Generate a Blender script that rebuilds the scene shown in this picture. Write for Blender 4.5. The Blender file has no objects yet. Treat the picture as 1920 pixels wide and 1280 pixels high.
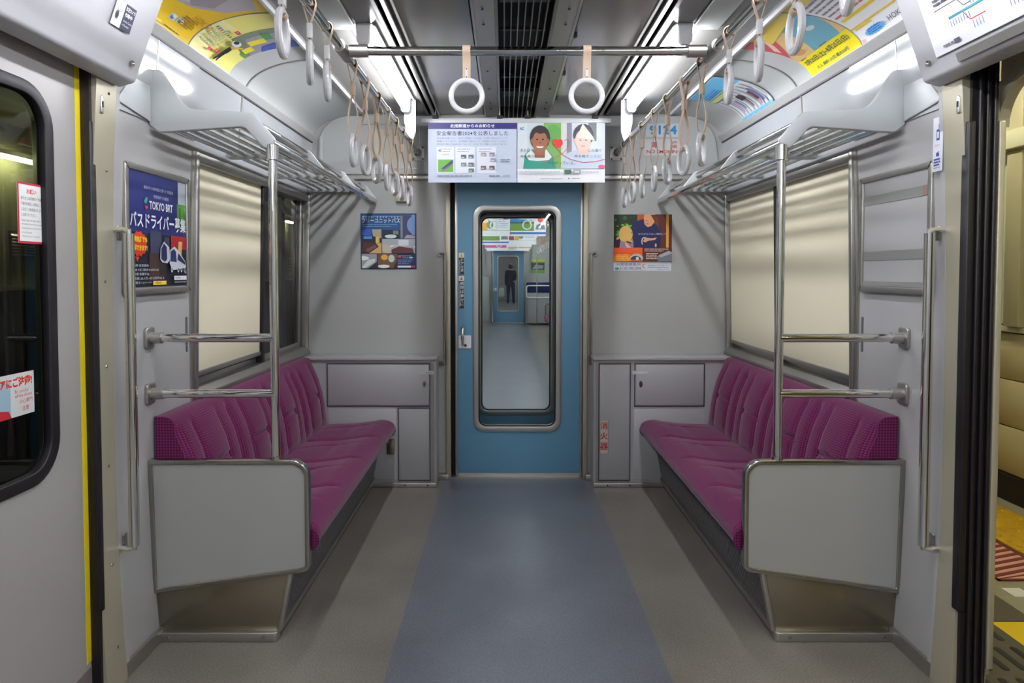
import bpy, bmesh, math, random
from mathutils import Vector, Matrix
random.seed(4)
S = bpy.context.scene
COL = S.collection
PI = math.pi
# ---------------- camera, world, exposure ----------------
cd = bpy.data.cameras.new('camera'); cam = bpy.data.objects.new('camera', cd); COL.objects.link(cam)
cam.location = (-0.078, 0.0, 1.34); cam.rotation_euler = (math.radians(88.0), 0, 0)
cd.sensor_width = 36; cd.lens = 36 * 1284 / 1920; cd.shift_x = 0.0068; cd.shift_y = -0.0444
cd.clip_start = 0.02; cd.clip_end = 120
S.camera = cam
W = bpy.data.worlds.new('world'); S.world = W; W.use_nodes = True
W.node_tree.nodes['Background'].inputs[0].default_value = (.02, .022, .022, 1)
W.node_tree.nodes['Background'].inputs[1].default_value = 0.3
S.view_settings.view_transform = 'Standard'; S.view_settings.look = 'None'
S.view_settings.gamma = 1; S.view_settings.use_curve_mapping = False
S.view_settings.exposure = 0.0
S.cycles.max_bounces = 10; S.cycles.diffuse_bounces = 5; S.cycles.glossy_bounces = 5
S.cycles.transparent_max_bounces = 16; S.cycles.sample_clamp_indirect = 6
S.cycles.caustics_reflective = False; S.cycles.caustics_refractive = False
LAMP = 64.0

# ---------------- helpers ----------------
def lin(c):
    return tuple(((v / 255) / 12.92 if v / 255 <= .04045 else ((v / 255 + .055) / 1.055) ** 2.4) for v in c[:3]) + (1,)
def nodes(name):
    m = bpy.data.materials.new(name); m.use_nodes = True
    nt = m.node_tree; return m, nt, nt.nodes['Principled BSDF']
def mat(name, rgb, rough=.4, metal=0, spec=.5, noise=0, nscale=8, rvar=0, bump=0, bscale=200, stretch=(1, 1, 1), coat=0):
    m, nt, b = nodes(name); N = nt.nodes; L = nt.links
    b.inputs['Base Color'].default_value = lin(rgb); b.inputs['Roughness'].default_value = rough
    b.inputs['Metallic'].default_value = metal; b.inputs['Specular IOR Level'].default_value = spec
    if coat: b.inputs['Coat Weight'].default_value = coat; b.inputs['Coat Roughness'].default_value = .08
    if noise or rvar or bump:
        tc = N.new('ShaderNodeTexCoord'); mp = N.new('ShaderNodeMapping'); mp.inputs['Scale'].default_value = stretch
        L.new(tc.outputs['Object'], mp.inputs[0])
        n = N.new('ShaderNodeTexNoise'); n.inputs['Scale'].default_value = nscale; n.inputs['Detail'].default_value = 5
        L.new(mp.outputs[0], n.inputs[0])
        if noise:
            mx = N.new('ShaderNodeMixRGB'); c = lin(rgb)
            mx.inputs[1].default_value = tuple(v * (1 - noise) for v in c[:3]) + (1,)
            mx.inputs[2].default_value = tuple(min(1, v * (1 + noise)) for v in c[:3]) + (1,)
            L.new(n.outputs[0], mx.inputs[0]); L.new(mx.outputs[0], b.inputs['Base Color'])
        if rvar:
            mr = N.new('ShaderNodeMapRange'); mr.inputs[1].default_value = .3; mr.inputs[2].default_value = .7
            mr.inputs[3].default_value = rough - rvar; mr.inputs[4].default_value = rough + rvar
            L.new(n.outputs[0], mr.inputs[0]); L.new(mr.outputs[0], b.inputs['Roughness'])
        if bump:
            n2 = N.new('ShaderNodeTexNoise'); n2.inputs['Scale'].default_value = bscale
            L.new(mp.outputs[0], n2.inputs[0]); bp = N.new('ShaderNodeBump'); bp.inputs['Strength'].default_value = bump
            bp.inputs['Distance'].default_value = .002; L.new(n2.outputs[0], bp.inputs['Height']); L.new(bp.outputs[0], b.inputs['Normal'])
    return m
def emis(name, rgb, s):
    m, nt, b = nodes(name)
    b.inputs['Base Color'].default_value = lin(rgb); b.inputs['Emission Color'].default_value = lin(rgb); b.inputs['Emission Strength'].default_value = s
    return m
def glass_mat(name, tint, refl=1.0):
    m = bpy.data.materials.new(name); m.use_nodes = True; nt = m.node_tree; N = nt.nodes; L = nt.links
    N.remove(N['Principled BSDF']); t = N.new('ShaderNodeBsdfTransparent'); t.inputs[0].default_value = lin(tint)
    g = N.new('ShaderNodeBsdfGlossy'); g.inputs['Roughness'].default_value = .01
    f = N.new('ShaderNodeFresnel'); f.inputs[0].default_value = 1.5
    mm = N.new('ShaderNodeMath'); mm.operation = 'MULTIPLY'; mm.inputs[1].default_value = refl; ge = N.new('ShaderNodeNewGeometry'); sb = N.new('ShaderNodeMath'); sb.operation = 'SUBTRACT'; sb.inputs[0].default_value = 1; L.new(ge.outputs['Backfacing'], sb.inputs[1])
    fm = N.new('ShaderNodeMath'); fm.operation = 'MULTIPLY'; L.new(f.outputs[0], fm.inputs[0]); L.new(sb.outputs[0], fm.inputs[1]); L.new(fm.outputs[0], mm.inputs[0])
    x = N.new('ShaderNodeMixShader'); L.new(mm.outputs[0], x.inputs[0]); L.new(t.outputs[0], x.inputs[1]); L.new(g.outputs[0], x.inputs[2])
    L.new(x.outputs[0], N['Material Output'].inputs[0]); return m

class MB:
    def __init__(s): s.v = []; s.f = []; s.uv = None
    def add(s, vs, fs):
        o = len(s.v); s.v += [tuple(p) for p in vs]; s.f += [tuple(i + o for i in q) for q in fs]; return s
    def box(s, x0, x1, y0, y1, z0, z1):
        if x0 > x1: x0, x1 = x1, x0
        return s.add([(x0, y0, z0), (x1, y0, z0), (x1, y1, z0), (x0, y1, z0), (x0, y0, z1), (x1, y0, z1), (x1, y1, z1), (x0, y1, z1)],
                     [(0, 3, 2, 1), (4, 5, 6, 7), (0, 1, 5, 4), (1, 2, 6, 5), (2, 3, 7, 6), (3, 0, 4, 7)])
    def prism(s, P, ax, a, b):
        # P: list of 2D points in the plane normal to axis ax
        def q(p, t): return {'x': (t, p[0], p[1]), 'y': (p[0], t, p[1]), 'z': (p[0], p[1], t)}[ax]
        n = len(P)
        return s.add([q(p, a) for p in P] + [q(p, b) for p in P],
                     [tuple(range(n))[::-1], tuple(range(n, 2 * n))] + [(i, (i + 1) % n, n + (i + 1) % n, n + i) for i in range(n)])
    def ring(s, P, Q, ax, a, b):
        # frame between outline P and inner outline Q (same count)
        def q(p, t): return {'x': (t, p[0], p[1]), 'y': (p[0], t, p[1]), 'z': (p[0], p[1], t)}[ax]
        n = len(P); vs = [q(p, a) for p in P] + [q(p, a) for p in Q] + [q(p, b) for p in P] + [q(p, b) for p in Q]
        fs = []
        for i in range(n):
            j = (i + 1) % n
            fs += [(i, j, n + j, n + i), (2 * n + i, 3 * n + i, 3 * n + j, 2 * n + j), (i, 2 * n + i, 2 * n + j, j), (n + i, n + j, 3 * n + j, 3 * n + i)]
        return s.add(vs, fs)
    def tube(s, path, r, n=12, closed=False, r2=None, flat=None):
        path = [Vector(p) for p in path]; m = len(path); rings = []
        up = None
        for i, p in enumerate(path):
            a = path[(i - 1) % m] if (i > 0 or closed) else p; b = path[(i + 1) % m] if (i < m - 1 or closed) else p
            d = (b - a).normalized()
            if up is None:
                up = Vector((0, 0, 1)) if abs(d.z) < .9 else Vector((0, 1, 0))
            side = d.cross(up).normalized(); up = side.cross(d).normalized()
            rr = r if r2 is None else r + (r2 - r) * i / (m - 1)
            ring = []
            for k in range(n):
                t = 2 * PI * k / n
                ring.append(p + side * math.cos(t) * rr * (flat[0] if flat else 1) + up * math.sin(t) * rr * (flat[1] if flat else 1))
            rings.append(ring)
        vs = [v for rg in rings for v in rg]; fs = []
        for i in range(m if closed else m - 1):
            j = (i + 1) % m
            for k in range(n):
                fs.append((i * n + k, i * n + (k + 1) % n, j * n + (k + 1) % n, j * n + k))
        if not closed: fs += [tuple(range(n))[::-1], tuple((m - 1) * n + k for k in range(n))]
        return s.add(vs, fs)
    def cyl(s, a, b, r, n=16, r2=None): return s.tube([a, b], r, n, r2=r2)
    def lathe(s, prof, cen, ax='z', n=20):
        vs = []; fs = []
        for (r, t) in prof:
            for k in range(n):
                c, q = math.cos(2 * PI * k / n) * r, math.sin(2 * PI * k / n) * r
                vs.append({'z': (cen[0] + c, cen[1] + q, cen[2] + t), 'x': (cen[0] + t, cen[1] + c, cen[2] + q), 'y': (cen[0] + c, cen[1] + t, cen[2] + q)}[ax])
        m = len(prof)
        for i in range(m - 1):
            for k in range(n): fs.append((i * n + k, i * n + (k + 1) % n, (i + 1) * n + (k + 1) % n, (i + 1) * n + k))
        fs += [tuple(range(n)), tuple((m - 1) * n + k for k in range(n))]
        return s.add(vs, fs)
    def surf(s, fn, nu, nv, uvs=None):
        vs = [fn(i / nu, j / nv) for i in range(nu + 1) for j in range(nv + 1)]
        fs = [(i * (nv + 1) + j, (i + 1) * (nv + 1) + j, (i + 1) * (nv + 1) + j + 1, i * (nv + 1) + j + 1) for i in range(nu) for j in range(nv)]
        return s.add(vs, fs)
    def build(s, name, m, parent=None, bevel=0, smooth=False, seg=2, flip=True):
        me = bpy.data.meshes.new(name)
        off = Vector(parent['_o']) if parent is not None and '_o' in parent else Vector((0, 0, 0))
        me.from_pydata([tuple(Vector(v) - off) for v in s.v], [], s.f)
        bm = bmesh.new(); bm.from_mesh(me)
        if flip: bmesh.ops.recalc_face_normals(bm, faces=bm.faces)
        if bevel:
            es = [e for e in bm.edges if len(e.link_faces) == 2 and e.calc_face_angle(0) > .5]
            bmesh.ops.bevel(bm, geom=es, offset=bevel, segments=seg, profile=.5, affect='EDGES', clamp_overlap=True)
        bm.to_mesh(me); bm.free()
        if smooth or bevel:
            for p in me.polygons: p.use_smooth = True
            try: me.set_sharp_from_angle(angle=math.radians(35 if not bevel else 50))
            except Exception: pass
        me.materials.append(m)
        o = bpy.data.objects.new(name, me); COL.objects.link(o)
        if parent is not None:
            o.parent = parent; o['_o'] = tuple(off)
        return o
def thing(name, label, cat, loc=(0, 0, 0), group=None):
    o = bpy.data.objects.new(name, None); COL.objects.link(o); o.location = loc; o['_o'] = tuple(loc)
    o.empty_display_size = .1
    o['label'] = label; o['category'] = cat
    if group: o['group'] = group
    return o
def tag(o, label, cat, group=None):
    o['label'] = label; o['category'] = cat
    if group: o['group'] = group
    return o
def struct(o): o['kind'] = 'structure'; return o
def sroot(name):
    o = bpy.data.objects.new(name, None); COL.objects.link(o); o['kind'] = 'structure'; o['_o'] = (0., 0., 0.); return o
def kids(o): return [c for c in bpy.data.objects if c.parent == o]
KC = {}
def copy_tree(o, parent=None):
    c = o.copy(); COL.objects.link(c); c.parent = parent
    if o.name not in KC: KC[o.name] = kids(o)
    for ch in KC[o.name]: copy_tree(ch, c)
    return c
def rounded(P, rads, n=6):
    out = []; m = len(P)
    for i, p in enumerate(P):
        r = rads[i] if isinstance(rads, (list, tuple)) else rads
        p = Vector(p); a = Vector(P[i - 1]); b = Vector(P[(i + 1) % m])
        if r <= 0: out += [tuple(p)] * 1; continue
        da = (a - p).normalized(); db = (b - p).normalized(); ang = da.angle(db); t = r / math.tan(ang / 2)
        t = min(t, (a - p).length * .49, (b - p).length * .49); r = t * math.tan(ang / 2)
        c = p + (da + db).normalized() * (r / math.sin(ang / 2)); s0 = p + da * t; s1 = p + db * t
        a0 = math.atan2(s0.y - c.y, s0.x - c.x); a1 = math.atan2(s1.y - c.y, s1.x - c.x); d = (a1 - a0 + PI) % (2 * PI) - PI
        out += [(c.x + r * math.cos(a0 + d * k / n), c.y + r * math.sin(a0 + d * k / n)) for k in range(n + 1)]
    return out
def rrect(x0, x1, y0, y1, r, n=6): return rounded([(x0, y0), (x1, y0), (x1, y1), (x0, y1)], r, n)
def offset(P, d):
    m = len(P); out = []; area = sum(P[i][0] * P[(i + 1) % m][1] - P[(i + 1) % m][0] * P[i][1] for i in range(m)); sg = 1 if area > 0 else -1
    for i in range(m):
        a = Vector(P[i - 1]); p = Vector(P[i]); b = Vector(P[(i + 1) % m])
        e1 = (p - a).normalized(); e2 = (b - p).normalized(); n1 = Vector((-e1.y, e1.x)) * sg; n2 = Vector((-e2.y, e2.x)) * sg
        nn = (n1 + n2).normalized(); k = d / max(.3, nn.dot(n1)); q = p + nn * k; out.append((q.x, q.y))
    return out

# ---------------- materials ----------------
M_wall = mat('melamine_grey', (176, 175, 174), .22, spec=.5, noise=.03, nscale=3, coat=.15)
M_wall_end = mat('melamine_end', (172, 173, 170), .3, spec=.5, noise=.03, nscale=3)
M_cab = mat('cabinet_paint', (166, 166, 168), .35, noise=.03, nscale=4)
M_ceil = mat('ceiling_melamine', (122, 120, 116), .16, spec=.6, noise=.05, nscale=2)
M_cove = mat('cove_melamine', (186, 189, 187), .3, noise=.02, nscale=3)
M_gloss = mat('gloss_panel', (178, 181, 183), .07, spec=.6, coat=.5)
M_head = mat('header_paint', (178, 178, 181), .35, bump=.1, bscale=300)
M_steel = mat('brushed_steel', (168, 165, 158), .2, 1, noise=.03, nscale=6)
M_alu = mat('satin_aluminium', (176, 174, 168), .34, .9, noise=.03, nscale=6)
M_frame = mat('frame_beige', (178, 172, 150), .4, .3, noise=.05, nscale=5)
M_chrome = mat('chrome', (225, 225, 222), .07, 1)
M_kick = mat('stained_steel', (146, 138, 120), .26, .9, noise=.3, nscale=4)
M_part = mat('partition_melamine', (158, 158, 153), .4, noise=.03, nscale=6)
M_leaf = mat('door_leaf_paint', (160, 157, 154), .3, noise=.03, nscale=3)
M_rubber = mat('black_rubber', (16, 12, 18), .45)
M_dark = mat('dark_void', (10, 10, 12), .8)
M_blue = mat('door_blue', (92, 140, 168), .35, noise=.05, nscale=4, bump=.15, bscale=400)
M_blind = None
M_white = mat('white_plastic', (232, 232, 234), .25, coat=.3)
M_rack = mat('rack_paint', (184, 188, 189), .35, noise=.02)
M_strap = mat('strap_leather', (214, 188, 162), .5, noise=.08, nscale=60)
M_tube = emis('tube_glow', (246, 248, 255), LAMP)
M_refl = mat('lamp_white', (238, 240, 242), .35)
M_yel = mat('yellow_tape', (232, 208, 20), .5, noise=.06, nscale=20)
M_paper = mat('paper', (235, 236, 238), .45)
M_glass = glass_mat('window_glass', (205, 212, 208))
M_glass_clear = glass_mat('door_glass', (240, 243, 242), .6)
M_slat = mat('vent_slat', (120, 116, 110), .4, .5, noise=.1, nscale=30)
M_duct = mat('duct_black', (14, 13, 14), .6)
M_grille = mat('heater_grille', (136, 134, 136), .35, .6)
M_gap_shade = mat('gap_shade_grey', (70, 64, 68), .5)  # dark grey that paints in the shade of narrow gaps
M_rail = mat('rail_grey', (176, 178, 176), .45)
M_brown = mat('beige_plastic', (196, 190, 166), .5)

def fabric(name, c1, c2, c3):
    m, nt, b = nodes(name); N = nt.nodes; L = nt.links
    b.inputs['Roughness'].default_value = .85; b.inputs['Specular IOR Level'].default_value = .15
    b.inputs['Sheen Weight'].default_value = .25; b.inputs['Sheen Roughness'].default_value = .4
    uv = N.new('ShaderNodeUVMap'); mp = N.new('ShaderNodeMapping'); mp.inputs['Rotation'].default_value = (0, 0, PI / 4); mp.inputs['Scale'].default_value = (135, 135, 1)
    L.new(uv.outputs[0], mp.inputs[0]); ck = N.new('ShaderNodeTexChecker'); ck.inputs['Scale'].default_value = 1
    ck.inputs[1].default_value = lin(c1); ck.inputs[2].default_value = lin(c2); L.new(mp.outputs[0], ck.inputs[0])
    n = N.new('ShaderNodeTexNoise'); n.inputs['Scale'].default_value = 60; n.inputs['Detail'].default_value = 3; L.new(uv.outputs[0], n.inputs[0])
    mx = N.new('ShaderNodeMixRGB'); mx.inputs[2].default_value = lin(c3); L.new(ck.outputs[0], mx.inputs[1])
    rp = N.new('ShaderNodeMapRange'); rp.inputs[1].default_value = .35; rp.inputs[2].default_value = .75; rp.inputs[4].default_value = .6
    L.new(n.outputs[0], rp.inputs[0]); L.new(rp.outputs[0], mx.inputs[0]); L.new(mx.outputs[0], b.inputs['Base Color'])
    bp = N.new('ShaderNodeBump'); bp.inputs['Strength'].default_value = .35; bp.inputs['Distance'].default_value = .003
    L.new(ck.outputs[1], bp.inputs['Height']); L.new(bp.outputs[0], b.inputs['Normal'])
    return m
M_moq = fabric('magenta_moquette', (122, 40, 90), (64, 20, 52), (96, 30, 73))
M_moq_blue = fabric('blue_moquette', (40, 60, 120), (24, 36, 84), (32, 48, 100))

def blind_mat():
    m, nt, b = nodes('blind_fabric'); N = nt.nodes; L = nt.links
    b.inputs['Roughness'].default_value = .38; b.inputs['Specular IOR Level'].default_value = .5
    tc = N.new('ShaderNodeTexCoord'); w = N.new('ShaderNodeTexNoise'); w.inputs['Scale'].default_value = 1
    mp = N.new('ShaderNodeMapping'); mp.inputs['Scale'].default_value = (1, 500, 500); L.new(tc.outputs['Object'], mp.inputs[0]); L.new(mp.outputs[0], w.inputs[0])
    r = N.new('ShaderNodeMixRGB'); r.inputs[1].default_value = lin((238, 230, 198)); r.inputs[2].default_value = lin((247, 240, 212)); L.new(w.outputs[0], r.inputs[0])
    L.new(r.outputs[0], b.inputs['Base Color']); return m
M_blind = blind_mat()

def floor_mat(name, c, c2):
    m, nt, b = nodes(name); N = nt.nodes; L = nt.links
    tc = N.new('ShaderNodeTexCoord')
    n1 = N.new('ShaderNodeTexNoise'); n1.inputs['Scale'].default_value = 160; n1.inputs['Detail'].default_value = 2
    n2 = N.new('ShaderNodeTexNoise'); n2.inputs['Scale'].default_value = 3; n2.inputs['Detail'].default_value = 3
    n3 = N.new('ShaderNodeTexVoronoi'); n3.inputs['Scale'].default_value = 9
    for n in (n1, n2, n3): L.new(tc.outputs['Object'], n.inputs[0])
    a = N.new('ShaderNodeMixRGB'); a.inputs[1].default_value = lin(c); a.inputs[2].default_value = lin(c2)
    r = N.new('ShaderNodeMapRange'); r.inputs[1].default_value = .35; r.inputs[2].default_value = .65; L.new(n1.outputs[0], r.inputs[0]); L.new(r.outputs[0], a.inputs[0])
    d = N.new('ShaderNodeMixRGB'); d.blend_type = 'MULTIPLY'; d.inputs[0].default_value = 1; L.new(a.outputs[0], d.inputs[1])
    g = N.new('ShaderNodeMapRange'); g.inputs[1].default_value = .3; g.inputs[2].default_value = .7; g.inputs[3].default_value = .84; g.inputs[4].default_value = 1.1
    L.new(n2.outputs[0], g.inputs[0]); L.new(g.outputs[0], d.inputs[2])
    s = N.new('ShaderNodeMapRange'); s.inputs[1].default_value = .012; s.inputs[2].default_value = .03; s.inputs[3].default_value = .45; s.inputs[4].default_value = 1
    L.new(n3.outputs['Distance'], s.inputs[0]); e = N.new('ShaderNodeMixRGB'); e.blend_type = 'MULTIPLY'; e.inputs[0].default_value = 1
    L.new(d.outputs[0], e.inputs[1]); L.new(s.outputs[0], e.inputs[2]); L.new(e.outputs[0], b.inputs['Base Color'])
    q = N.new('ShaderNodeMapRange'); q.inputs[1].default_value = .3; q.inputs[2].default_value = .7; q.inputs[3].default_value = .30; q.inputs[4].default_value = .38
    L.new(n2.outputs[0], q.inputs[0]); L.new(q.outputs[0], b.inputs['Roughness'])
    return m
M_fl_side = floor_mat('floor_grey_brown', (132, 126, 118), (110, 104, 97))
M_fl_mid = floor_mat('floor_blue_grey', (112, 116, 126), (95, 99, 109))

# print ink uses a per-corner colour (flat print only)
m, nt, b = nodes('print_ink'); at = nt.nodes.new('ShaderNodeAttribute'); at.attribute_name = 'ink'
nt.links.new(at.outputs['Color'], b.inputs['Base Color']); b.inputs['Roughness'].default_value = .4
M_ink = m

FT = {}
def glyphs(t, bold=0):
    k = (t, bold)
    if k not in FT:
        c = bpy.data.curves.new('t', 'FONT'); c.body = t; c.resolution_u = 2; c.offset = bold; c.size = 1
        o = bpy.data.objects.new('t', c); COL.objects.link(o); bpy.context.view_layer.update()
        dg = bpy.context.evaluated_depsgraph_get(); me = bpy.data.meshes.new_from_object(o.evaluated_get(dg))
        vs = [(v.co.x, v.co.y) for v in me.vertices]; fs = [tuple(p.vertices) for p in me.polygons]
        bpy.data.objects.remove(o); bpy.data.curves.remove(c); bpy.data.meshes.remove(me)
        x0 = min(v[0] for v in vs); x1 = max(v[0] for v in vs); y0 = min(v[1] for v in vs); y1 = max(v[1] for v in vs)
        FT[k] = ([(x - x0, y - y0) for x, y in vs], fs, x1 - x0, y1 - y0)
    return FT[k]
class Print:
    """flat print in paper coordinates: u right, v up (metres)"""
    def __init__(s): s.v = []; s.f = []; s.c = []; s.h = 0.0
    def _a(s, vs, fs, col):
        s.h += .00025; o = len(s.v); s.v += [(x, y, s.h) for x, y in vs]
        for q in fs: s.f.append(tuple(i + o for i in q)); s.c.append(lin(col))
    def rect(s, a, b, c, d, col, nu=1, nv=1):
        nu = max(nu, int((c - a) / .04) + 1); nv = max(nv, int((d - b) / .04) + 1)
        vs = [(a + (c - a) * i / nu, b + (d - b) * j / nv) for i in range(nu + 1) for j in range(nv + 1)]
        s._a(vs, [(i * (nv + 1) + j, (i + 1) * (nv + 1) + j, (i + 1) * (nv + 1) + j + 1, i * (nv + 1) + j + 1) for i in range(nu) for j in range(nv)], col); return s
    def poly(s, P, col): s._a(P, [tuple(range(len(P)))], col); return s
    def ell(s, x, y, rx, ry, col, a0=0, a1=360, n=18):
        P = [(x + rx * math.cos(math.radians(a0 + (a1 - a0) * k / n)), y + ry * math.sin(math.radians(a0 + (a1 - a0) * k / n))) for k in range(n + (a1 - a0 < 360))]
        return s.poly(P, col)
    def line(s, pts, w, col):
        for (x0, y0), (x1, y1) in zip(pts, pts[1:]):
            d = math.hypot(x1 - x0, y1 - y0) or 1; nx, ny = -(y1 - y0) / d * w / 2, (x1 - x0) / d * w / 2
            s._a([(x0 + nx, y0 + ny), (x1 + nx, y1 + ny), (x1 - nx, y1 - ny), (x0 - nx, y0 - ny)], [(0, 1, 2, 3)], col); s.h -= .00024
        s.h += .00024; return s
    def text(s, t, x, y, hgt, col, w=None, bold=0, al='l', rot=0, shear=0):
        vs, fs, gw, gh = glyphs(t, bold); k = hgt / gh; kx = (w / gw) if w else k; W_ = gw * kx
        ox = x - (W_ / 2 if al == 'c' else W_ if al == 'r' else 0); c, q = math.cos(rot), math.sin(rot); P = []
        for a, b in vs:
            a, b = a * kx + shear * b * k, b * k; P.append((ox + a * c - b * q, y + a * q + b * c))
        s._a(P, fs, col); return s
    def vtext(s, t, x, y, size, col, bold=0, gap=1.15):
        for i, ch in enumerate(t): s.text(ch, x, y - i * size * gap - size, size * .92, col, al='c', bold=bold)
        return s
    def bars(s, x, y, w, n, pitch, h, col, ragged=.3, seed=1):
        r = random.Random(seed)
        for i in range(n):
            e = w * (1 - r.random() * ragged); a = 0
            while a < e:
                b = min(e, a + h * r.uniform(2, 7)); s.rect(x + a, y - i * pitch, x + b, y - i * pitch + h, col); s.h -= .00025; a = b + h * .6
        s.h += .00025; return s
    def build(s, fn, parent, name='print', slices=None):
        me = bpy.data.meshes.new(name); off = Vector(parent['_o']) if '_o' in parent else Vector((0, 0, 0))
        me.from_pydata([tuple(Vector(fn(*p)) - off) if not slices else p for p in s.v], [], s.f)
        ca = me.color_attributes.new('ink', 'FLOAT_COLOR', 'CORNER'); arr = []
        for p, c in zip(me.polygons, s.c): arr += list(c) * p.loop_total
        ca.data.foreach_set('color', arr); me.materials.append(M_ink)
        if slices:
            bm = bmesh.new(); bm.from_mesh(me)
            for v in slices: bmesh.ops.bisect_plane(bm, geom=bm.verts[:] + bm.edges[:] + bm.faces[:], dist=1e-7, plane_co=(0, v, 0), plane_no=(0, 1, 0))
            for v in bm.verts: v.co = Vector(fn(*v.co)) - off
            bm.to_mesh(me); bm.free()
        o = bpy.data.objects.new(name, me); COL.objects.link(o); o.parent = parent; return o
def flatmap(o, u, v, n, base=.0008):
    o, u, v, n = map(Vector, (o, u, v, n))
    return lambda a, b, h: o + u * a + v * b + n * (h + base)
# planes seen from inside the car:  end wall (faces camera), left wall, right wall
def on_end(x, y, z): return flatmap((x, y, z), (1, 0, 0), (0, 0, 1), (0, -1, 0))
def on_left(x, y, z): return flatmap((x, y, z), (0, 1, 0), (0, 0, 1), (1, 0, 0))
def on_right(x, y, z): return flatmap((x, y, z), (0, -1, 0), (0, 0, 1), (-1, 0, 0))
def sheet(name, label, cat, fn, w, h, mt, pr, group=None, r=.004, t=.0012, loc=None, pname='sheet'):
    """a flat printed sheet: its own paper thickness plus the print"""
    o = Vector(fn(0, 0, 0)); root = thing(name, label, cat, loc or tuple(o), group)
    P = rrect(0, w, 0, h, r, 4); mb = MB(); n = len(P)
    mb.add([fn(a, b, -t) for a, b in P] + [fn(a, b, 0) for a, b in P], [tuple(range(n)), tuple(range(n, 2 * n))] + [(i, (i + 1) % n, n + (i + 1) % n, n + i) for i in range(n)])
    mb.build(pname, mt, root)
    if pr: pr.build(fn, root)
    return root

# ================= THE CAR SHELL =================
YE = 4.42          # end wall
YB = -5.2          # car goes on behind the camera
def wx(z):         # half width of the body side at height z (the sides are gently barrelled)
    T = [(0, 1.335), (.25, 1.35), (.6, 1.361), (1.3, 1.36), (1.7, 1.347), (1.95, 1.332), (2.19, 1.312), (2.5, 1.30)]
    for (a, p), (b_, q) in zip(T, T[1:]):
        if z <= b_: return p + (q - p) * (z - a) / (b_ - a)
    return 1.30
ZS = [0, .12, .25, .42, .6, .81, 1.0, 1.15, 1.3, 1.5, 1.7, 1.8, 1.88, 1.95, 2.07, 2.19]
def side_patch(name, s, y0, y1, z0, z1, m, parent, d=0.0, t=.025, xf=wx):
    zs = sorted({z0, z1} | {z for z in ZS if z0 < z < z1}); mb = MB()
    P = [(s * (xf(z) - d), z) for z in zs] + [(s * (xf(z) + t), z) for z in zs[::-1]]
    return mb.prism(P, 'y', y0, y1).build(name, m, parent, smooth=True)
# floor
fl = sroot('floor')
MB().box(-1.40, -.475, YB, YE, -.03, 0).build('floor_sheet', M_fl_side, fl)
MB().box(.47, 1.40, YB, YE, -.03, 0).build('floor_sheet', M_fl_side, fl)
MB().box(-.475, .47, YB, YE, -.03, .0008).build('center_floor_sheet', M_fl_mid, fl)
MB().box(1.37, 1.47, .83, 2.13, -.035, .006).build('door_sill', M_alu, fl, bevel=.003)
MB().box(-1.47, -1.37, .83, 2.13, -.035, .006).build('door_sill', M_alu, fl, bevel=.003)
# side walls
WY0, WY1, WZ0, WZ1 = 2.80, 4.42, .83, 1.81
for s, nm in ((-1, 'wall_left'), (1, 'wall_right')):
    w = sroot(nm)
    side_patch('pier_panel', s, 2.215, WY0, 0, 2.19, M_wall, w)
    side_patch('lower_panel', s, WY0, YE, 0, WZ0, M_wall, w)
    side_patch('upper_panel', s, WY0, YE, WZ1, 2.19, M_gloss, w)
    side_patch('rear_pier_panel', s, -3.0, .745, 0, 2.19, M_wall, w)
    side_patch('rear_side_panel', s, YB, -3.0, 0, 2.19, M_wall, w)
    side_patch('gloss_panel', s, 2.215, 2.79, 1.87, 2.185, M_gloss, w, d=.006, t=0)
    # thin joint cover between the panels
    side_patch('joint_strip', s, 2.775, 2.797, .81, 1.83, M_alu, w, d=.006, t=0)
    for y in (2.46, 3.24): side_patch('panel_joint', s, y, y + .006, 1.95 if y < 3 else 1.90, 2.17, M_alu, w, d=.0075, t=0)
    MB().box(s * 1.345, s * 1.375, 2.80, YE, 1.815, 1.86).build('window_head_rail', M_slat, w, bevel=.003)
    # door posts with screws
    for (a, b2, yn) in ((2.106 if s < 0 else 2.118, 2.215, 1), (.745, .82, -1)):
        p = side_patch('door_post', s, a, b2, 0, 1.98, M_frame, w, d=.012, t=.10)
        for z in (.13, .4, .72, 1.04, 1.31, 1.66, 1.9):
            MB().lathe([(0.001, 0), (.005, .001), (.004, .003), (.001, .004)][::1], (s * (wx(z) - .012), (a + b2) / 2 + .012, z), 'x', 8).build('screw', M_steel, p)
    lk = MB().prism(rrect(2.13, 2.145, 1.83, 1.885, .006, 3), 'x', s * 1.322, s * 1.33).build('lock_plate', M_alu, p, bevel=.002)
    MB().box(s * 1.3205, s * 1.3225, 2.134, 2.141, 1.85, 1.868).build('keyhole', M_duct, p)
    # wall over the doorway
    side_patch('over_door_panel', s, .745, 2.215, 1.98, 2.19, M_wall, w)
    side_patch('corner_cover', s, 2.2155, 2.235, 0, 1.94, M_wall, w, d=.012, t=0)
    # baseboard
    bb = side_patch('baseboard_left' if s < 0 else 'baseboard_right', s, 2.215, 2.452, 0, .05, M_alu, None, d=.012, t=0, xf=lambda z: wx(0) + z * .02); struct(bb)
    bb = side_patch('baseboard_left' if s < 0 else 'baseboard_right', s, -3, .745, 0, .05, M_alu, None, d=.012, t=0, xf=lambda z: wx(0) + z * .02); struct(bb)
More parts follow.
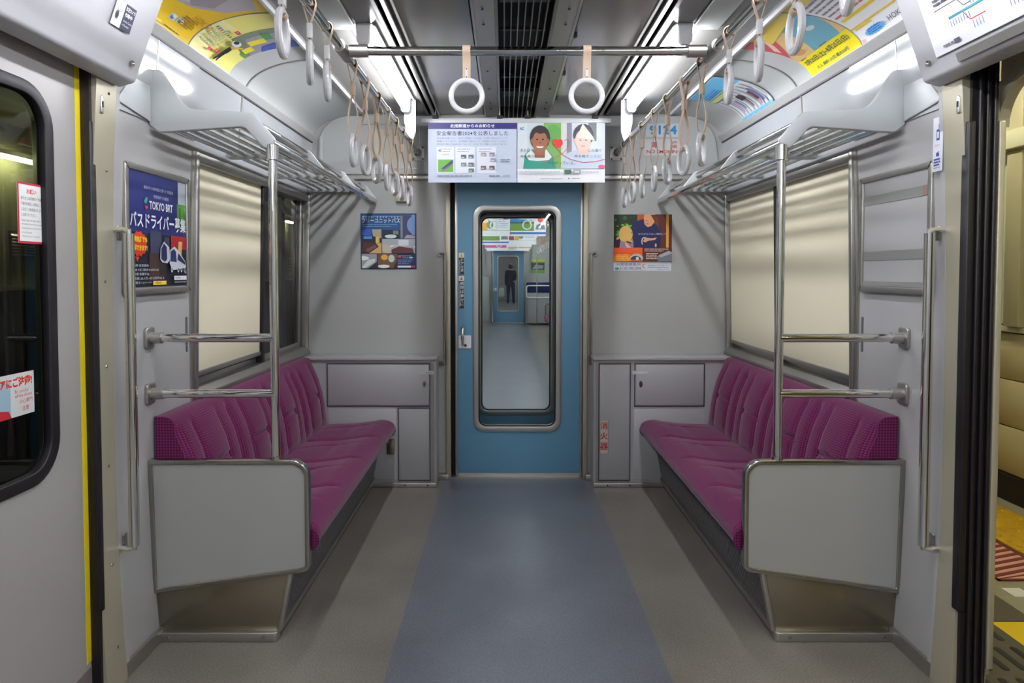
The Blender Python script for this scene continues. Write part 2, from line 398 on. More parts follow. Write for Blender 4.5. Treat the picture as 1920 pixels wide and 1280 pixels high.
# end wall
we = sroot('wall_back')
DX0, DX1, DZ = -.43, .425, 1.98
MB().box(-1.40, DX0, YE, YE + .1, 0, 2.4).build('end_panel', M_wall_end, we)
MB().box(DX1, 1.40, YE, YE + .1, 0, 2.4).build('end_panel', M_wall_end, we)
MB().box(DX0, DX1, YE, YE + .1, DZ, 2.4).build('header_panel', M_wall_end, we)
for s in (-1, 1):   # raised upper panels with a large rounded corner, and the ledge under them
    P = rounded([(s * .56, 1.965), (s * 1.295, 1.965), (s * 1.255, 2.335), (s * .56, 2.335)], [.005, .02, .20, .005], 10)
    MB().prism(P, 'y', YE - .012, YE).build('upper_end_panel', M_cove, we, bevel=.004)
    Q = offset(P, .045)
    if s < 0:
        Q = rounded([(-.62, 2.0), (-1.0, 2.0), (-1.0, 2.285), (-.62, 2.285)], .01, 3)
        MB().ring(Q, offset(Q, .006), 'y', YE - .016, YE - .012).build('hatch_frame', M_alu, we)
        MB().box(-.93, -.66, YE - .0145, YE - .012, 2.05, 2.25).build('hatch_label', mat('yellowed_card', (206, 202, 186), .6), we)
        MB().box(-1.262, -1.24, YE - .03, YE - .012, 2.0, 2.2).build('side_rib', M_cove, we, bevel=.003)
    MB().box(s * .44, s * 1.27, YE - .025, YE, 1.93, 1.955).build('ledge', M_alu, we, bevel=.004)
# door surround
for n, (a, b2, z0, z1) in enumerate([(DX0 - .03, DX0, 0, DZ), (DX1, DX1 + .03, 0, DZ), (DX0 - .03, DX1 + .03, DZ, DZ + .03)]):
    o = MB().box(a, b2, YE - .02, YE + .02, z0, z1).build('trim_%d' % (n + 1), M_frame, None, bevel=.003); struct(o)
for s, x in ((-1, -.475), (1, .475)):
    MB().box(x - .035, x + .035, YE - .05, YE, 0, .035).build('floor_bracket', M_alu, we, bevel=.004)
MB().box(DX0, DX1, YE - .03, YE + .62, -.02, .012).build('threshold_plate', M_alu, fl)
# ceiling
ce = sroot('ceiling')
ZC = 2.345
CVX, CVZ = .975, 2.19        # start of the cove ellipse
def cove(t, s=1, d=0):       # t 0 at the wall, 1 at the ceiling side
    a = t * PI / 2; return (s * (CVX + (.337 - d) * math.cos(a)), CVZ + (.155 - d) * math.sin(a))
CJ = 3.28
for s in (-1, 1):
    for (a, b2) in ((CJ + .002, YE), (2.215, CJ - .002), (YB, 2.211)):
        P = [cove(i / 14, s) for i in range(15)]; P2 = [cove((14 - i) / 14, s, -.02) for i in range(15)]
        MB().prism(P + P2, 'y', a, b2).build('cove', M_cove, ce, smooth=True)
    P = [cove(i / 14, s, .003) for i in range(15)]; P2 = [cove((14 - i) / 14, s, -.001) for i in range(15)]
    MB().prism(P + P2, 'y', CJ - .006, CJ + .006).build('cove_joint', M_alu, ce, smooth=True)
    # rails that hold the advertising cards
    MB().prism([(s * 1.335, 2.172), (s * 1.308, 2.172), (s * 1.286, 2.202), (s * 1.292, 2.209), (s * 1.335, 2.19)], 'y', YB, YE - .012).build('lower_card_rail', M_rail, ce)
    MB().box(s * 1.335, s * 1.306, YB, YE - .012, 2.164, 2.1715).build('rail_shadow_gap', M_gap_shade, ce)
    MB().prism([(s * .985, 2.338), (s * .968, 2.333), (s * .962, 2.338), (s * .965, 2.352), (s * .985, 2.352)], 'y', YB, YE - .012).build('upper_card_rail', M_white, ce)
    MB().box(s * .56, s * .97, YB, YE, ZC + .004, ZC + .03).build('lamp_side_panel', M_ceil, ce)
    MB().box(s * .69, s * .80, 2.2, 2.86, ZC - .008, ZC + .004).build('cover_plate', M_cove, ce, bevel=.003)
    MB().box(s * .205, s * .50, YB, YE, ZC, ZC + .03).build('ceiling_panel', M_ceil, ce)
    # slotted air duct beside the lamps: dark slot, bright strip, dark slot
    MB().box(s * .495, s * .57, YB, YE, ZC + .05, ZC + .07).build('slot_recess', M_duct, ce)
    MB().box(s * .522, s * .542, YB, YE, ZC - .006, ZC + .012).build('slot_strip', M_alu, ce, bevel=.003)
    MB().box(s * .492, s * .502, YB, YE, ZC - .008, ZC + .03).build('slot_edge', M_alu, ce)
    MB().box(s * .56, s * .575, YB, YE, ZC - .008, ZC + .03).build('slot_edge', M_slat, ce)
    # vent frame strips
    MB().box(s * .118, s * .205, YB, YE, ZC - .012, ZC + .02).build('vent_frame', M_slat, ce, bevel=.003)
    MB().box(s * .198, s * .208, YB, YE, ZC - .016, ZC - .006).build('vent_edge', M_alu, ce)
    for y in (2.62, 2.78, 3.1, 3.42, 3.75, 4.05, 4.2):
        MB().lathe([(.0005, 0), (.006, -.001), (.005, -.004), (.001, -.005)], (s * .165, y, ZC - .012), 'z', 8).build('screw', M_duct, ce)
    for y in (2.9, 3.45, 3.95) if s > 0 else ():
        MB().box(s * .212, s * .226, y, y + .03, ZC - .02, ZC).build('latch', M_duct, ce, bevel=.002)
MB().box(-.5, .5, YB, YE, ZC + .17, ZC + .19).build('duct_top', M_duct, ce)
for s in (-1, 1): MB().box(s * .2, s * .215, YB, YE, ZC + .0, ZC + .17).build('duct_side', M_duct, ce)
for i in range(9):
    x = -.108 + i * .027
    MB().box(x - .0022, x + .0022, YB, YE - .01, ZC - .02, ZC + .006).build('slat', M_slat, ce)
for s in (-1, 1): MB().box(s * .108, s * .118, YB, YE - .01, ZC - .022, ZC + .01).build('slat', M_slat, ce)
y = -1.0
k = 0
while y < 4.3:
    MB().box(-.1, .1, y, y + (.12 if k % 2 == 0 else .02), ZC + .05, ZC + .065).build('duct_plate', mat('duct_plate_grey', (120, 120, 116), .5) if k == 0 else bpy.data.materials['duct_plate_grey'], ce)
    k += 1; y += .42 if k % 2 else .3
MB().box(-1.4, 1.4, YB, YE + .1, ZC + .2, ZC + .23).build('roof_skin', M_dark, ce)
for s in (-1, 1): MB().box(s * 1.335, s * 1.38, YB, YE + .1, 2.19, ZC + .2).build('roof_side', M_dark, ce)
MB().box(-.66, -.645, 4.3, 4.31, ZC - .03, ZC).build('hanger_stub', M_alu, ce)
# wall behind the camera: far end of the car
wf = sroot('wall_front'); MB().box(-1.4, 1.4, YB - .05, YB, 0, 2.5).build('front_panel', M_wall_end, wf)

# ================= WINDOWS AND BLINDS =================
for n, s in ((1, -1), (2, 1)):
    w = sroot('window_%d' % n)
    X = lambda z: s * wx(z)
    def slab(nm, y0, y1, z0, z1, x0, x1, m, bev=.003):
        # follows the slight lean of the side between z0 and z1
        q0, q1 = wx(z0), wx(z1)
        return MB().prism([(s * (q0 + x0), z0), (s * (q0 + x1), z0), (s * (q1 + x1), z1), (s * (q1 + x0), z1)], 'y', y0, y1).build(nm, m, w, bevel=bev)
    slab('window_frame', 2.80, 2.825, WZ0 - .015, 1.83, -.012, .06, M_alu)
    slab('window_frame', 4.395, YE, WZ0 - .015, 1.83, -.012, .06, M_alu)
    slab('window_frame', 2.8251, 4.3949, 1.79, 1.83, -.008, .06, M_alu)
    sill = MB().prism([(s * (wx(.83) - .03), .815), (s * (wx(.83) + .06), .815), (s * (wx(.83) + .06), .86), (s * (wx(.83) + .0), .86), (s * (wx(.83) - .03), .835)], 'y', 2.8251, 4.3949).build('window_sill', M_alu, w, bevel=.003)
    slab('mullion', 3.615, 3.655, .85, 1.80, .005, .05, M_rubber)
    slab('sash_frame', 2.826, 3.612, .858, .89, .035, .055, M_alu, .002)
    slab('sash_frame', 3.66, 4.39, .858, .89, .035, .055, M_alu, .002)
    if s < 0:
        slab('sash_frame', 4.35, 4.385, .86, 1.79, .03, .05, M_alu, .002)
        slab('sash_frame', 4.30, 4.325, .86, 1.79, .045, .06, M_rubber, .002)
        slab('sash_frame', 3.66, 3.685, .86, 1.79, .03, .05, M_rubber, .002)
    slab('pane', 2.826, 3.614, .88, 1.80, .046, .050, M_glass, 0)
    slab('pane', 3.656, 4.394, .88, 1.80, .046, .050, M_glass, 0)
def blind(s, y0, y1, zb, label):
    q = wx(zb + .5); t = thing('window_blind', label, 'blind', (s * q, (y0 + y1) / 2, zb), 'roller blinds drawn over the side windows')
    q0, q1 = wx(zb), wx(1.79); d = .016
    MB().prism([(s * (q0 + d), zb + .015), (s * (q0 + d + .0015), zb + .015), (s * (q1 + d + .0015), 1.80), (s * (q1 + d), 1.80)], 'y', y0 + .004, y1 - .004).build('blind_fabric', M_blind, t)
    MB().box(s * (q0 + .008), s * (q0 + .026), y0 + .002, y1 - .002, zb, zb + .022).build('bottom_bar', M_alu, t, bevel=.003)
blind(-1, 2.827, 3.612, .90, 'beige roller blind over half of the left window, nearest the navy poster')
blind(1, 2.827, 3.612, .885, 'beige roller blind behind the pole of the right bench, nearer the open door')
blind(1, 3.66, 4.393, .885, 'beige roller blind in the right window, the one nearer the blue end door')

# ================= BLUE END DOOR =================
def end_door(name, y, sticker=True):
    d = sroot(name)
    fx = [( -.404, .0), (.424, .0)]
    P = [(-.404, .014), (.424, .014), (.424, 1.975), (-.404, 1.975)]
    H = rrect(-.255, .256, .33, 1.74, .055, 8)
    # leaf made of four boards around the opening, joined at the corners by a ring with the same outline
    n = len(H)
    # outer loop with matching count
    Q = []
    for (x, z) in H:
        cx, cz = (x + 0.0), z
        Q.append((-.384 if x < 0 else .408, .045 if z < 1.03 else 1.97) if (abs(x) > .19 and (z < .40 or z > 1.67)) else (x, z))
    mb = MB()
    mb.box(-.384, -.2551, y, y + .035, .03, 1.97).box(.2561, .408, y, y + .035, .03, 1.97)
    o1 = MB().box(-.384, -.2551, y, y + .035, .03, 1.97).build('door_stile', M_blue, d)
    o2 = MB().box(.2561, .408, y, y + .035, .03, 1.97).build('door_stile', M_blue, d)
    low = rounded([(-.2551, .03), (.2561, .03), (.2561, .33 + .06), (-.2551, .33 + .06)], 0, 2)
    def corner(zb, zt, up):
        pts = [(-.2551, zb), (.2561, zb)] if up < 0 else [(-.2551, zt), (.2561, zt)]
        if up < 0:
            arc = [p for p in H if p[1] <= .33 + .0551]; arc = sorted(arc, key=lambda p: math.atan2(p[1] - .385, p[0]) if False else p[0])
            return [(-.2551, zb), (.2561, zb)] + [(.2561, .385)] + sorted([p for p in arc if p[0] > 0], key=lambda p: -p[0]) + sorted([p for p in arc if p[0] <= 0], key=lambda p: -p[0]) + [(-.2551, .385)]
        arc = [p for p in H if p[1] >= 1.74 - .0551]
        return [(.2561, zt), (-.2551, zt), (-.2551, 1.685)] + sorted(arc, key=lambda p: p[0]) + [(.2561, 1.685)]
    MB().prism(corner(.03, 0, -1), 'y', y, y + .035).build('door_rail', M_blue, d)
    MB().prism(corner(0, 1.97, 1), 'y', y, y + .035).build('door_rail', M_blue, d)
    O = rrect(-.285, .286, .30, 1.77, .075, 8); I = rrect(-.25, .251, .335, 1.735, .05, 8)
    MB().ring(O, I, 'y', y - .008, y + .002).build('window_frame', M_alu, d, bevel=.002)
    MB().ring(rrect(-.2555, .2565, .3295, 1.7405, .055, 8), rrect(-.243, .244, .342, 1.728, .045, 8), 'y', y + .003, y + .034).build('gasket', M_rubber, d)
    MB().prism(rrect(-.2545, .2555, .3305, 1.7395, .054, 8), 'y', y + .014, y + .019).build('pane', M_glass_clear, d)
    MB().box(-.402, -.3845, y - .006, y + .035, .014, 1.975).build('edge_strip', M_alu, d, bevel=.002)
    MB().box(.4085, .424, y - .006, y + .035, .014, 1.975).build('edge_strip', M_alu, d, bevel=.002)
    MB().box(-.384, .408, y - .004, y + .035, .012, .03).build('kick_edge', M_alu, d)
    # handle: plate with keyhole and a bowed pull
    pl = MB().prism(rrect(-.384 + .004, -.298, .845, .93, .008, 4), 'y', y - .004, y).build('handle_plate', M_white, d)
    MB().tube([(-.35, y - .004, .985), (-.35, y - .035, .98), (-.352, y - .045, .95), (-.352, y - .045, .90), (-.35, y - .035, .875), (-.35, y - .004, .868)], .009, 10).build('pull', M_chrome, pl, smooth=True)
    MB().lathe([(.001, 0), (.009, 0), (.008, -.003), (.001, -.003)], (-.335, y - .004, .865), 'y', 10).build('keyhole', M_duct, pl)
    return d
d1 = end_door('door_1', YE + .012)
MB().box(-.43, -.404, YE + .03, YE + .08, .012, 1.975).build('pocket_gap', M_dark, d1)
# stickers on the door
def vert_sticker(x0, x1, z0, z1, txt, label, y, top):
    w, h = x1 - x0, z1 - z0; p = Print()
    p.rect(0, h - .03, w, h, (214, 208, 190)); p.poly([(w * .25, h - .026), (w * .75, h - .026), (w * .5, h - .005)], top)
    p.rect(.001, 0, w - .001, h - .032, (20, 24, 40)); p.vtext(txt, w * .62, h - .036, (h - .05) / len(txt) / 1.16, (230, 232, 236)); p.bars(w * .12, h - .05, w * .2, int((h - .05) / .006), .006, .003, (190, 194, 200), .2, 3)
    sheet('door_sticker', label, 'sticker', on_end(x0, y, z0), w, h, M_paper, p, r=.002, t=.0004)
vert_sticker(-.378, -.342, 1.325, 1.465, 'ドア注意', 'small black and cream warning sticker, upper one on the blue end door', YE + .0115, (208, 170, 40))
vert_sticker(-.378, -.342, 1.105, 1.315, '開閉は静かに', 'tall black and cream notice sticker, lower one on the blue end door', YE + .0115, (190, 60, 50))
# grab bars at the end door
for s, x in ((-1, -.462), (1, .47)):
    t = thing('grab_bar', 'slim vertical steel grab bar just %s of the blue end door' % ('left' if s < 0 else 'right'), 'handrail', (x, YE - .06, .745), 'grab bars beside the end door')
    MB().tube([(x, YE - .06, .745), (x, YE - .06, 1.462)], .009, 10).build('bar', M_steel, t, smooth=True)
    for z in (.75, 1.457):
        MB().tube([(x, YE - .06, z), (x + s * .012, YE - .058, z), (x + s * .03, YE - .03, z), (x + s * .035, YE, z)], .008, 8).build('standoff', M_steel, t, smooth=True)
        MB().lathe([(.001, -.008), (.016, -.008), (.018, 0), (.001, 0)], (x + s * .035, YE, z), 'y', 12).build('flange', M_steel, t, smooth=True)

# ================= CABINETS BY THE END WALL =================
YC = 4.24
def cabinet(s):
    xo, xi = s * 1.268, s * (.507 if s < 0 else .475)
    t = thing('corner_cabinet', ('grey corner cabinet with a wide upper door behind the left bench' if s < 0 else 'grey corner cabinet with a tall narrow extinguisher door behind the right bench'), 'cabinet', ((xo + xi) / 2, YC, 0), 'grey cabinets against the end wall')
    a, b2 = sorted((xo, xi))
    P = [(s * 1.345, YC), (xi + s * .012, YC), (xi, YC + .012), (xi - 0 * s, YE), (s * 1.345, YE)]
    MB().prism([(p[0], p[1]) for p in P], 'z', .0, .79).build('body', M_cab, t)
    MB().prism([(s * 1.345, YC - .012), (xi + s * .01, YC - .012), (xi - s * .006, YC + .006), (xi - s * .006, YE), (s * 1.345, YE)], 'z', .791, .812).build('top', M_cab, t, bevel=.004)
    MB().box(s * 1.345, xi + s * .03, YC - .005, YC, .78, .79).build('top_trim', M_alu, t)
    MB().box(xi + s * .012, xi + s * .03, YC - .004, YC, .03, .78).build('corner_strip', M_alu, t)
    def door(nm, x0, x1, z0, z1, lock=None):
        d = MB().box(s * x0, s * x1, YC - .009, YC, z0, z1).build(nm, M_cab, t, bevel=.002)
        Q = [(s * x0, z0), (s * x1, z0), (s * x1, z1), (s * x0, z1)]
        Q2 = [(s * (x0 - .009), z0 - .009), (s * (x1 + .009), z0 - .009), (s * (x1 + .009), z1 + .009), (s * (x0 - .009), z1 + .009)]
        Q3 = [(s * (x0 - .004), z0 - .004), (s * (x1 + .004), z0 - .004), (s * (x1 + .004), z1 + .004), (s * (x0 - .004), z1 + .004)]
        MB().ring(Q2, Q3, 'y', YC - .0045, YC).build('door_frame', M_gap_shade, d)  # ring coloured dark to paint in the shaded gap round the door
        if lock:
            l = MB().prism([(s * lock[0] + .011 * math.cos(k * PI / 8), lock[1] + .02 * math.sin(k * PI / 8)) for k in range(16)], 'y', YC - .012, YC - .009).build('lock', M_steel, d)
            MB().prism([(s * lock[0] + .004 * math.cos(k * PI / 4), lock[1] + .006 * math.sin(k * PI / 4)) for k in range(8)], 'y', YC - .0132, YC - .012).build('keyhole', M_duct, d)
    if s < 0:
        door('door', .552, 1.178, .512, .765, (.578, .645)); door('lower_door', .552, .737, .045, .488)
        MB().box(-1.178, -.755, YC - .004, YC, .045, .49).build('fixed_panel', M_cab, t, bevel=.001)
        MB().box(-.815, -.768, YC - .012, YC - .004, .205, .30).build('metal_plate', M_kick, t, bevel=.002)
    else:
        door('tall_door', .512, .695, .045, .765); door('door', .735, 1.155, .512, .765, (.765, .645))
        MB().box(.725, 1.165, YC - .004, YC, .045, .488).build('fixed_panel', M_cab, t, bevel=.001)
    k = MB().box(s * 1.0, xi - s * .002, YC - .022, YC, 0, .028).build('kick_strip', M_alu, t, bevel=.003)
    for x in (.56, .70, .92):
        MB().lathe([(.0005, 0), (.005, 0), (.004, -.002), (.0005, -.002)], (s * x, YC - .022, .014), 'y', 8).build('screw', M_duct, k)
cabinet(-1); cabinet(1)
p = Print(); p.rect(0, 0, .1, .022, (205, 206, 204)); p.text('12', .012, .005, .011, (150, 150, 150)); p.text('非常灯', .05, .005, .012, (120, 122, 122))
sheet('cabinet_label', 'small pale label above the lock of the left cabinet door', 'label', on_end(-.62, YC - .0095, .706), .1, .022, M_paper, p, r=.001, t=.0003)
p = Print(); p.rect(0, 0, .1, .022, (200, 200, 200)); p.text('配電盤', .03, .005, .012, (228, 228, 228))
sheet('cabinet_label', 'small pale label above the lock of the right cabinet door', 'label', on_end(.712, YC - .0095, .706), .1, .022, M_paper, p, r=.001, t=.0003)
p = Print(); p.rect(0, 0, .052, .212, (200, 196, 184)); p.vtext('消火器', .026, .204, .05, (190, 30, 36), gap=1.28, bold=.015)
p.h -= .0003
for q in ((0, 0, .052, .002), (0, .21, .052, .212), (0, 0, .002, .212), (.05, 0, .052, .212)): p.rect(*q, (120, 116, 104))
sheet('extinguisher_sign', 'vertical cream sign with red lettering on the tall narrow cabinet door', 'sign', on_end(.512, YC - .0095, .208), .052, .212, M_paper, p, r=.006, t=.0006)

# ================= SIDE DOORS =================
# closed leaf, left side
dl = sroot('door_2')
LX = -1.368
def leaf(name_root, x, s, y0, y1, parent):
    wy0, wy1, wz0, wz1 = y0 + .155, y1 - .165, .775, 1.835
    H = rrect(wy0, wy1, wz0, wz1, .10, 8)
    a, b2 = (x - .03, x) if s < 0 else (x, x + .03)
    MB().prism([(y0, .01), (wy0, .01), (wy0, 1.99), (y0, 1.99)], 'x', a, b2).build('leaf_stile', M_leaf, parent)
    MB().prism([(wy1, .01), (y1, .01), (y1, 1.99), (wy1, 1.99)], 'x', a, b2).build('leaf_stile', M_leaf, parent)
    lo = sorted([p for p in H if p[1] < wz0 + .101], key=lambda p: -p[0]); hi = sorted([p for p in H if p[1] > wz1 - .101], key=lambda p: p[0])
    MB().prism([(wy0, .01), (wy1, .01)] + lo, 'x', a, b2).build('leaf_rail', M_leaf, parent)
    MB().prism([(wy1, 1.99), (wy0, 1.99)] + hi, 'x', a, b2).build('leaf_rail', M_leaf, parent)
    mb = MB().ring(offset(H, -.022), offset(H, .014), 'x', (x + .006) if s < 0 else x - .006, (x - .02) if s < 0 else x + .02)
    mb.build('window_gasket', M_rubber, parent, bevel=.003)
    MB().prism(offset(H, .002), 'x', x - .018, x - .013).build('pane', M_glass, parent)
leaf('leaf', LX, -1, 1.462, 2.107, dl); leaf('leaf', LX, -1, .80, 1.458, dl)
MB().box(LX - .034, LX + .004, 1.450, 1.470, .01, 1.99).build('meeting_rubber', M_rubber, dl, bevel=.003)
MB().box(LX, LX + .0012, 2.071, 2.099, .13, 1.99).build('yellow_tape', M_yel, dl)
MB().box(LX - .03, LX - .001, 2.116, 2.20, .0, 1.99).build('black_seal', M_rubber, dl)
MB().box(LX - .03, LX + .004, .76, .80, .0, 1.99).build('black_seal', M_rubber, dl)
p = MB().box(LX - .03, LX + .002, .80, 2.165, .0, .012).build('kick_gap', M_rubber, dl)
MB().prism([(1.47, .012), (2.104, .012), (2.104, .115), (1.47, .05)], 'x', LX, LX + .0015).build('worn_kick_strip', mat('scuffed_grey', (120, 112, 110), .6, noise=.1), dl)
MB().box(-1.372, -1.338, 2.094, 2.1055, 0, 1.985).build('jamb_rubber', M_rubber, dl)
MB().box(-1.357, -1.336, 2.092, 2.120, .28, 1.80).build('stop_rubber', M_rubber, dl, bevel=.003)
# open door on the right: leaf slid into its pocket, black rubber edge showing
dr = sroot('door_3')
side_patch('leaf_edge', 1, 2.175, 2.60, .01, 1.99, M_wall, dr, d=-.03, t=.055)
for i, (x0, x1, y) in enumerate(((1.362, 1.385, 2.137), (1.389, 1.412, 2.145), (1.416, 1.442, 2.14))):
    MB().box(x0, x1, y, 2.19, .01, 1.99).build('edge_rubber', M_rubber, dr, bevel=.005)
MB().box(1.335, 1.357, 2.100, 2.134, .28, 1.80).build('stop_rubber', M_rubber, dr, bevel=.003)
MB().box(1.346, 1.425, 2.106, 2.1175, 0, 1.985).build('jamb_rubber', M_rubber, dr)
for x in (1.362, 1.385, 1.408): MB().box(x, x + .012, 2.094, 2.107, .01, 1.98).build('rubber_rib', M_rubber, dr, bevel=.004)
MB().box(1.36, 1.44, .76, .80, .01, 1.99).build('edge_rubber', M_rubber, dr, bevel=.005)
# outer skin around the open doorway with its rounded upper corners
O = [(.60, -.10), (2.45, -.10), (2.45, 2.25), (.60, 2.25)]
MB().box(1.445, 1.475, 2.15, 3.2, .05, 2.4).build('outer_skin', M_frame, dr, bevel=.004)
MB().box(1.445, 1.475, -.3, .83, .05, 2.4).build('outer_skin', M_frame, dr)
MB().box(1.445, 1.475, .83, 2.125, 1.925, 2.4).build('outer_skin', M_frame, dr)
for (yc, sg) in ((2.125, -1), (.83, 1)):
    arc = [(yc, 1.925)] + [(yc + sg * .14 - sg * .14 * math.cos(a * PI / 16), 1.925 - .14 + .14 * math.sin(a * PI / 16)) for a in range(9)][::1]
    MB().prism(arc, 'x', 1.44, 1.474).build('corner_gusset', M_frame, dr)
MB().box(1.425, 1.445, 2.095, 2.12, .10, 1.80).build('outer_post', M_frame, dr, bevel=.004)

# header boxes above the side doors
def header(s):
    t = thing('door_header_box', 'grey box over the %s' % ('closed door, with a camera sticker' if s < 0 else 'open doorway, carrying the route map'), 'door header', (s * 1.28, 1.48, 1.94), 'equipment boxes over the side doors')
    P = rounded([(s * 1.315, 1.93), (s * 1.262, 1.945), (s * 1.222, 2.06), (s * 1.165, 2.215), (s * 1.03, 2.343), (s * 1.315, 2.343)], [.004, .02, .25, .1, .02, 0], 6)
    MB().prism(P, 'y', .74, 2.216).build('cover', M_head, t, bevel=.004)
    MB().prism([(s * 1.40, 1.985), (s * 1.315, 1.935), (s * 1.315, 1.975), (s * 1.40, 2.02)], 'y', .74, 2.214).build('underside', M_head, t)
    for y in (2.16,):
        MB().lathe([(.001, .012 * -s), (.009, .010 * -s), (.009, 0), (.001, 0)], (s * 1.247, y, 1.99), 'x', 10).build('screw', M_steel, t)
    return t
header(-1); header(1)
# sloping map / sticker planes on the box faces
def head_plane(s, y, z, w, h):
    # face runs from (1.262,1.945) to (1.165,2.215)
    a = Vector((s * 1.2475, 0, 1.985)); b2 = Vector((s * 1.170, 0, 2.205)); v = (b2 - a).normalized()
    n = Vector((-s * v.z, 0, v.x * s)).normalized() if True else None
    if n.x * s > 0: n = -n
    o = a + v * ((z - 1.985) / v.z); u = Vector((0, 1, 0)) if s < 0 else Vector((0, -1, 0))
    o.y = y; return flatmap(o, u, v, n, .005)
p = Print(); p.rect(0, 0, .10, .075, (236, 238, 240)); p.rect(.045, 0, .10, .075, (44, 48, 72))
p.poly([(.010, .030), (.024, .018), (.038, .030), (.036, .058), (.022, .068), (.009, .056)], (226, 228, 232)); p.ell(.016, .032, .009, .013, (70, 74, 90)); p.ell(.016, .032, .005, .008, (20, 22, 30))
p.line([(.010, .05), (.022, .043), (.036, .05)], .0014, (90, 94, 104)); p.line([(.022, .043), (.022, .067)], .0014, (90, 94, 104))
p.text('防犯カメラ', .049, .056, .012, (240, 240, 244), w=.046, bold=.02); p.text('作動中', .049, .038, .013, (240, 240, 244), bold=.02)
p.text('Security Camera', .049, .022, .008, (220, 222, 230), w=.046); p.text('in Operation', .049, .010, .008, (220, 222, 230), w=.034)
sheet('camera_sticker', 'white and navy security camera sticker on the box over the closed door', 'sticker', head_plane(-1, 2.0, 2.06, .1, .075), .10, .075, M_paper, p, r=.004, t=.0005)
p = Print(); p.rect(0, 0, .16, .05, (34, 38, 60)); p.rect(.004, .004, .156, .046, (22, 24, 40))
sheet('dark_display_panel', 'dark navy panel above the camera sticker at the top edge of the photo', 'panel', head_plane(-1, 1.72, 2.105, .16, .05), .16, .05, M_paper, p, r=.006, t=.0006)
# route map card on the right box
W_, H_ = 1.2, .20; p = Print(); p.rect(0, 0, W_, H_, (238, 239, 243))
def station(x, y, n, col, up=1, d=.011, ln=.018):
    for i in range(n):
        p.rect(x + i * d - .0012, y, x + i * d + .0012, y + up * ln if up > 0 else y, col); p.h -= .00025
        if up < 0: p.rect(x + i * d - .0012, y - ln, x + i * d + .0012, y, col); p.h -= .00025
    p.h += .00025
p.line([(.05, .125), (.15, .125), (.17, .10), (.20, .10)], .003, (70, 72, 80)); p.line([(.10, .085), (.32, .085), (.36, .11), (1.1, .11)], .004, (60, 130, 210))
p.line([(.10, .089), (.32, .089), (.36, .114), (1.1, .114)], .003, (60, 170, 120)); p.line([(.16, .085), (.18, .055), (.24, .055)], .003, (220, 60, 70)); p.line([(.30, .085), (.32, .06), (.40, .06)], .003, (220, 60, 70))
for (x, y, n) in ((.105, .06, 8), (.20, .093, 9), (.33, .12, 12), (.48, .12, 14), (.66, .12, 16), (.86, .12, 16)): station(x, y, n, (60, 90, 190))
for (x, y, n) in ((.19, .05, 4), (.33, .055, 5), (.40, .105, 20), (.66, .105, 22)): station(x, y, n, (110, 120, 150), -1, .012, .022)
p.bars(.06, .15, .12, 2, .012, .006, (70, 72, 84)); p.bars(.24, .155, .06, 1, .01, .006, (200, 120, 60)); p.bars(.05, .018, .05, 1, .01, .005, (120, 122, 130)); p.rect(.10, .014, .125, .026, (90, 94, 110))
sheet('route_map', 'white railway route map card on the box over the open doorway', 'map', head_plane(1, 2.115, 1.995, W_, H_), W_, H_, M_paper, p, r=.002, t=.0006)
t = thing('map_holder', 'grey metal strip with screws under the route map', 'card holder', (1.27, 1.4, 1.97))
fn = head_plane(1, 2.03, 1.957, 0, 0); mb = MB()
vs = [fn(a, b2, h) for h in (-.004, .003) for (a, b2) in ((0, 0), (1.1, 0), (1.1, .026), (0, .026))]
mb.add(vs, [(0, 3, 2, 1), (4, 5, 6, 7), (0, 1, 5, 4), (1, 2, 6, 5), (2, 3, 7, 6), (3, 0, 4, 7)]).build('strip', M_alu, t)

# long vertical grab bars at the side doors
for s in (-1, 1):
    t = thing('door_grab_bar', 'long vertical chrome grab bar on the wall by the %s' % ('closed door, left' if s < 0 else 'open doorway, right'), 'handrail', (s * 1.30, 2.205, .43), 'grab bars beside the side doors')
    xb = s * 1.292; MB().tube([(xb, 2.215, .445), (xb, 2.215, 1.465)], .0165, 16).build('bar', M_chrome, t, smooth=True)
    for z, dz in ((.445, -1), (1.465, 1)):
        MB().tube([(xb, 2.215, z - dz * .004), (xb, 2.215, z + dz * .008), (xb + s * .02, 2.218, z + dz * .014), (s * (wx(z) - .004), 2.222, z + dz * .010)], .0095, 10).build('standoff', M_chrome, t, smooth=True)
        MB().box(s * (wx(z) - .016), s * (wx(z) - .011), 2.2355, 2.262, z - .022, z + .026).build('flange', M_steel, t, bevel=.002)

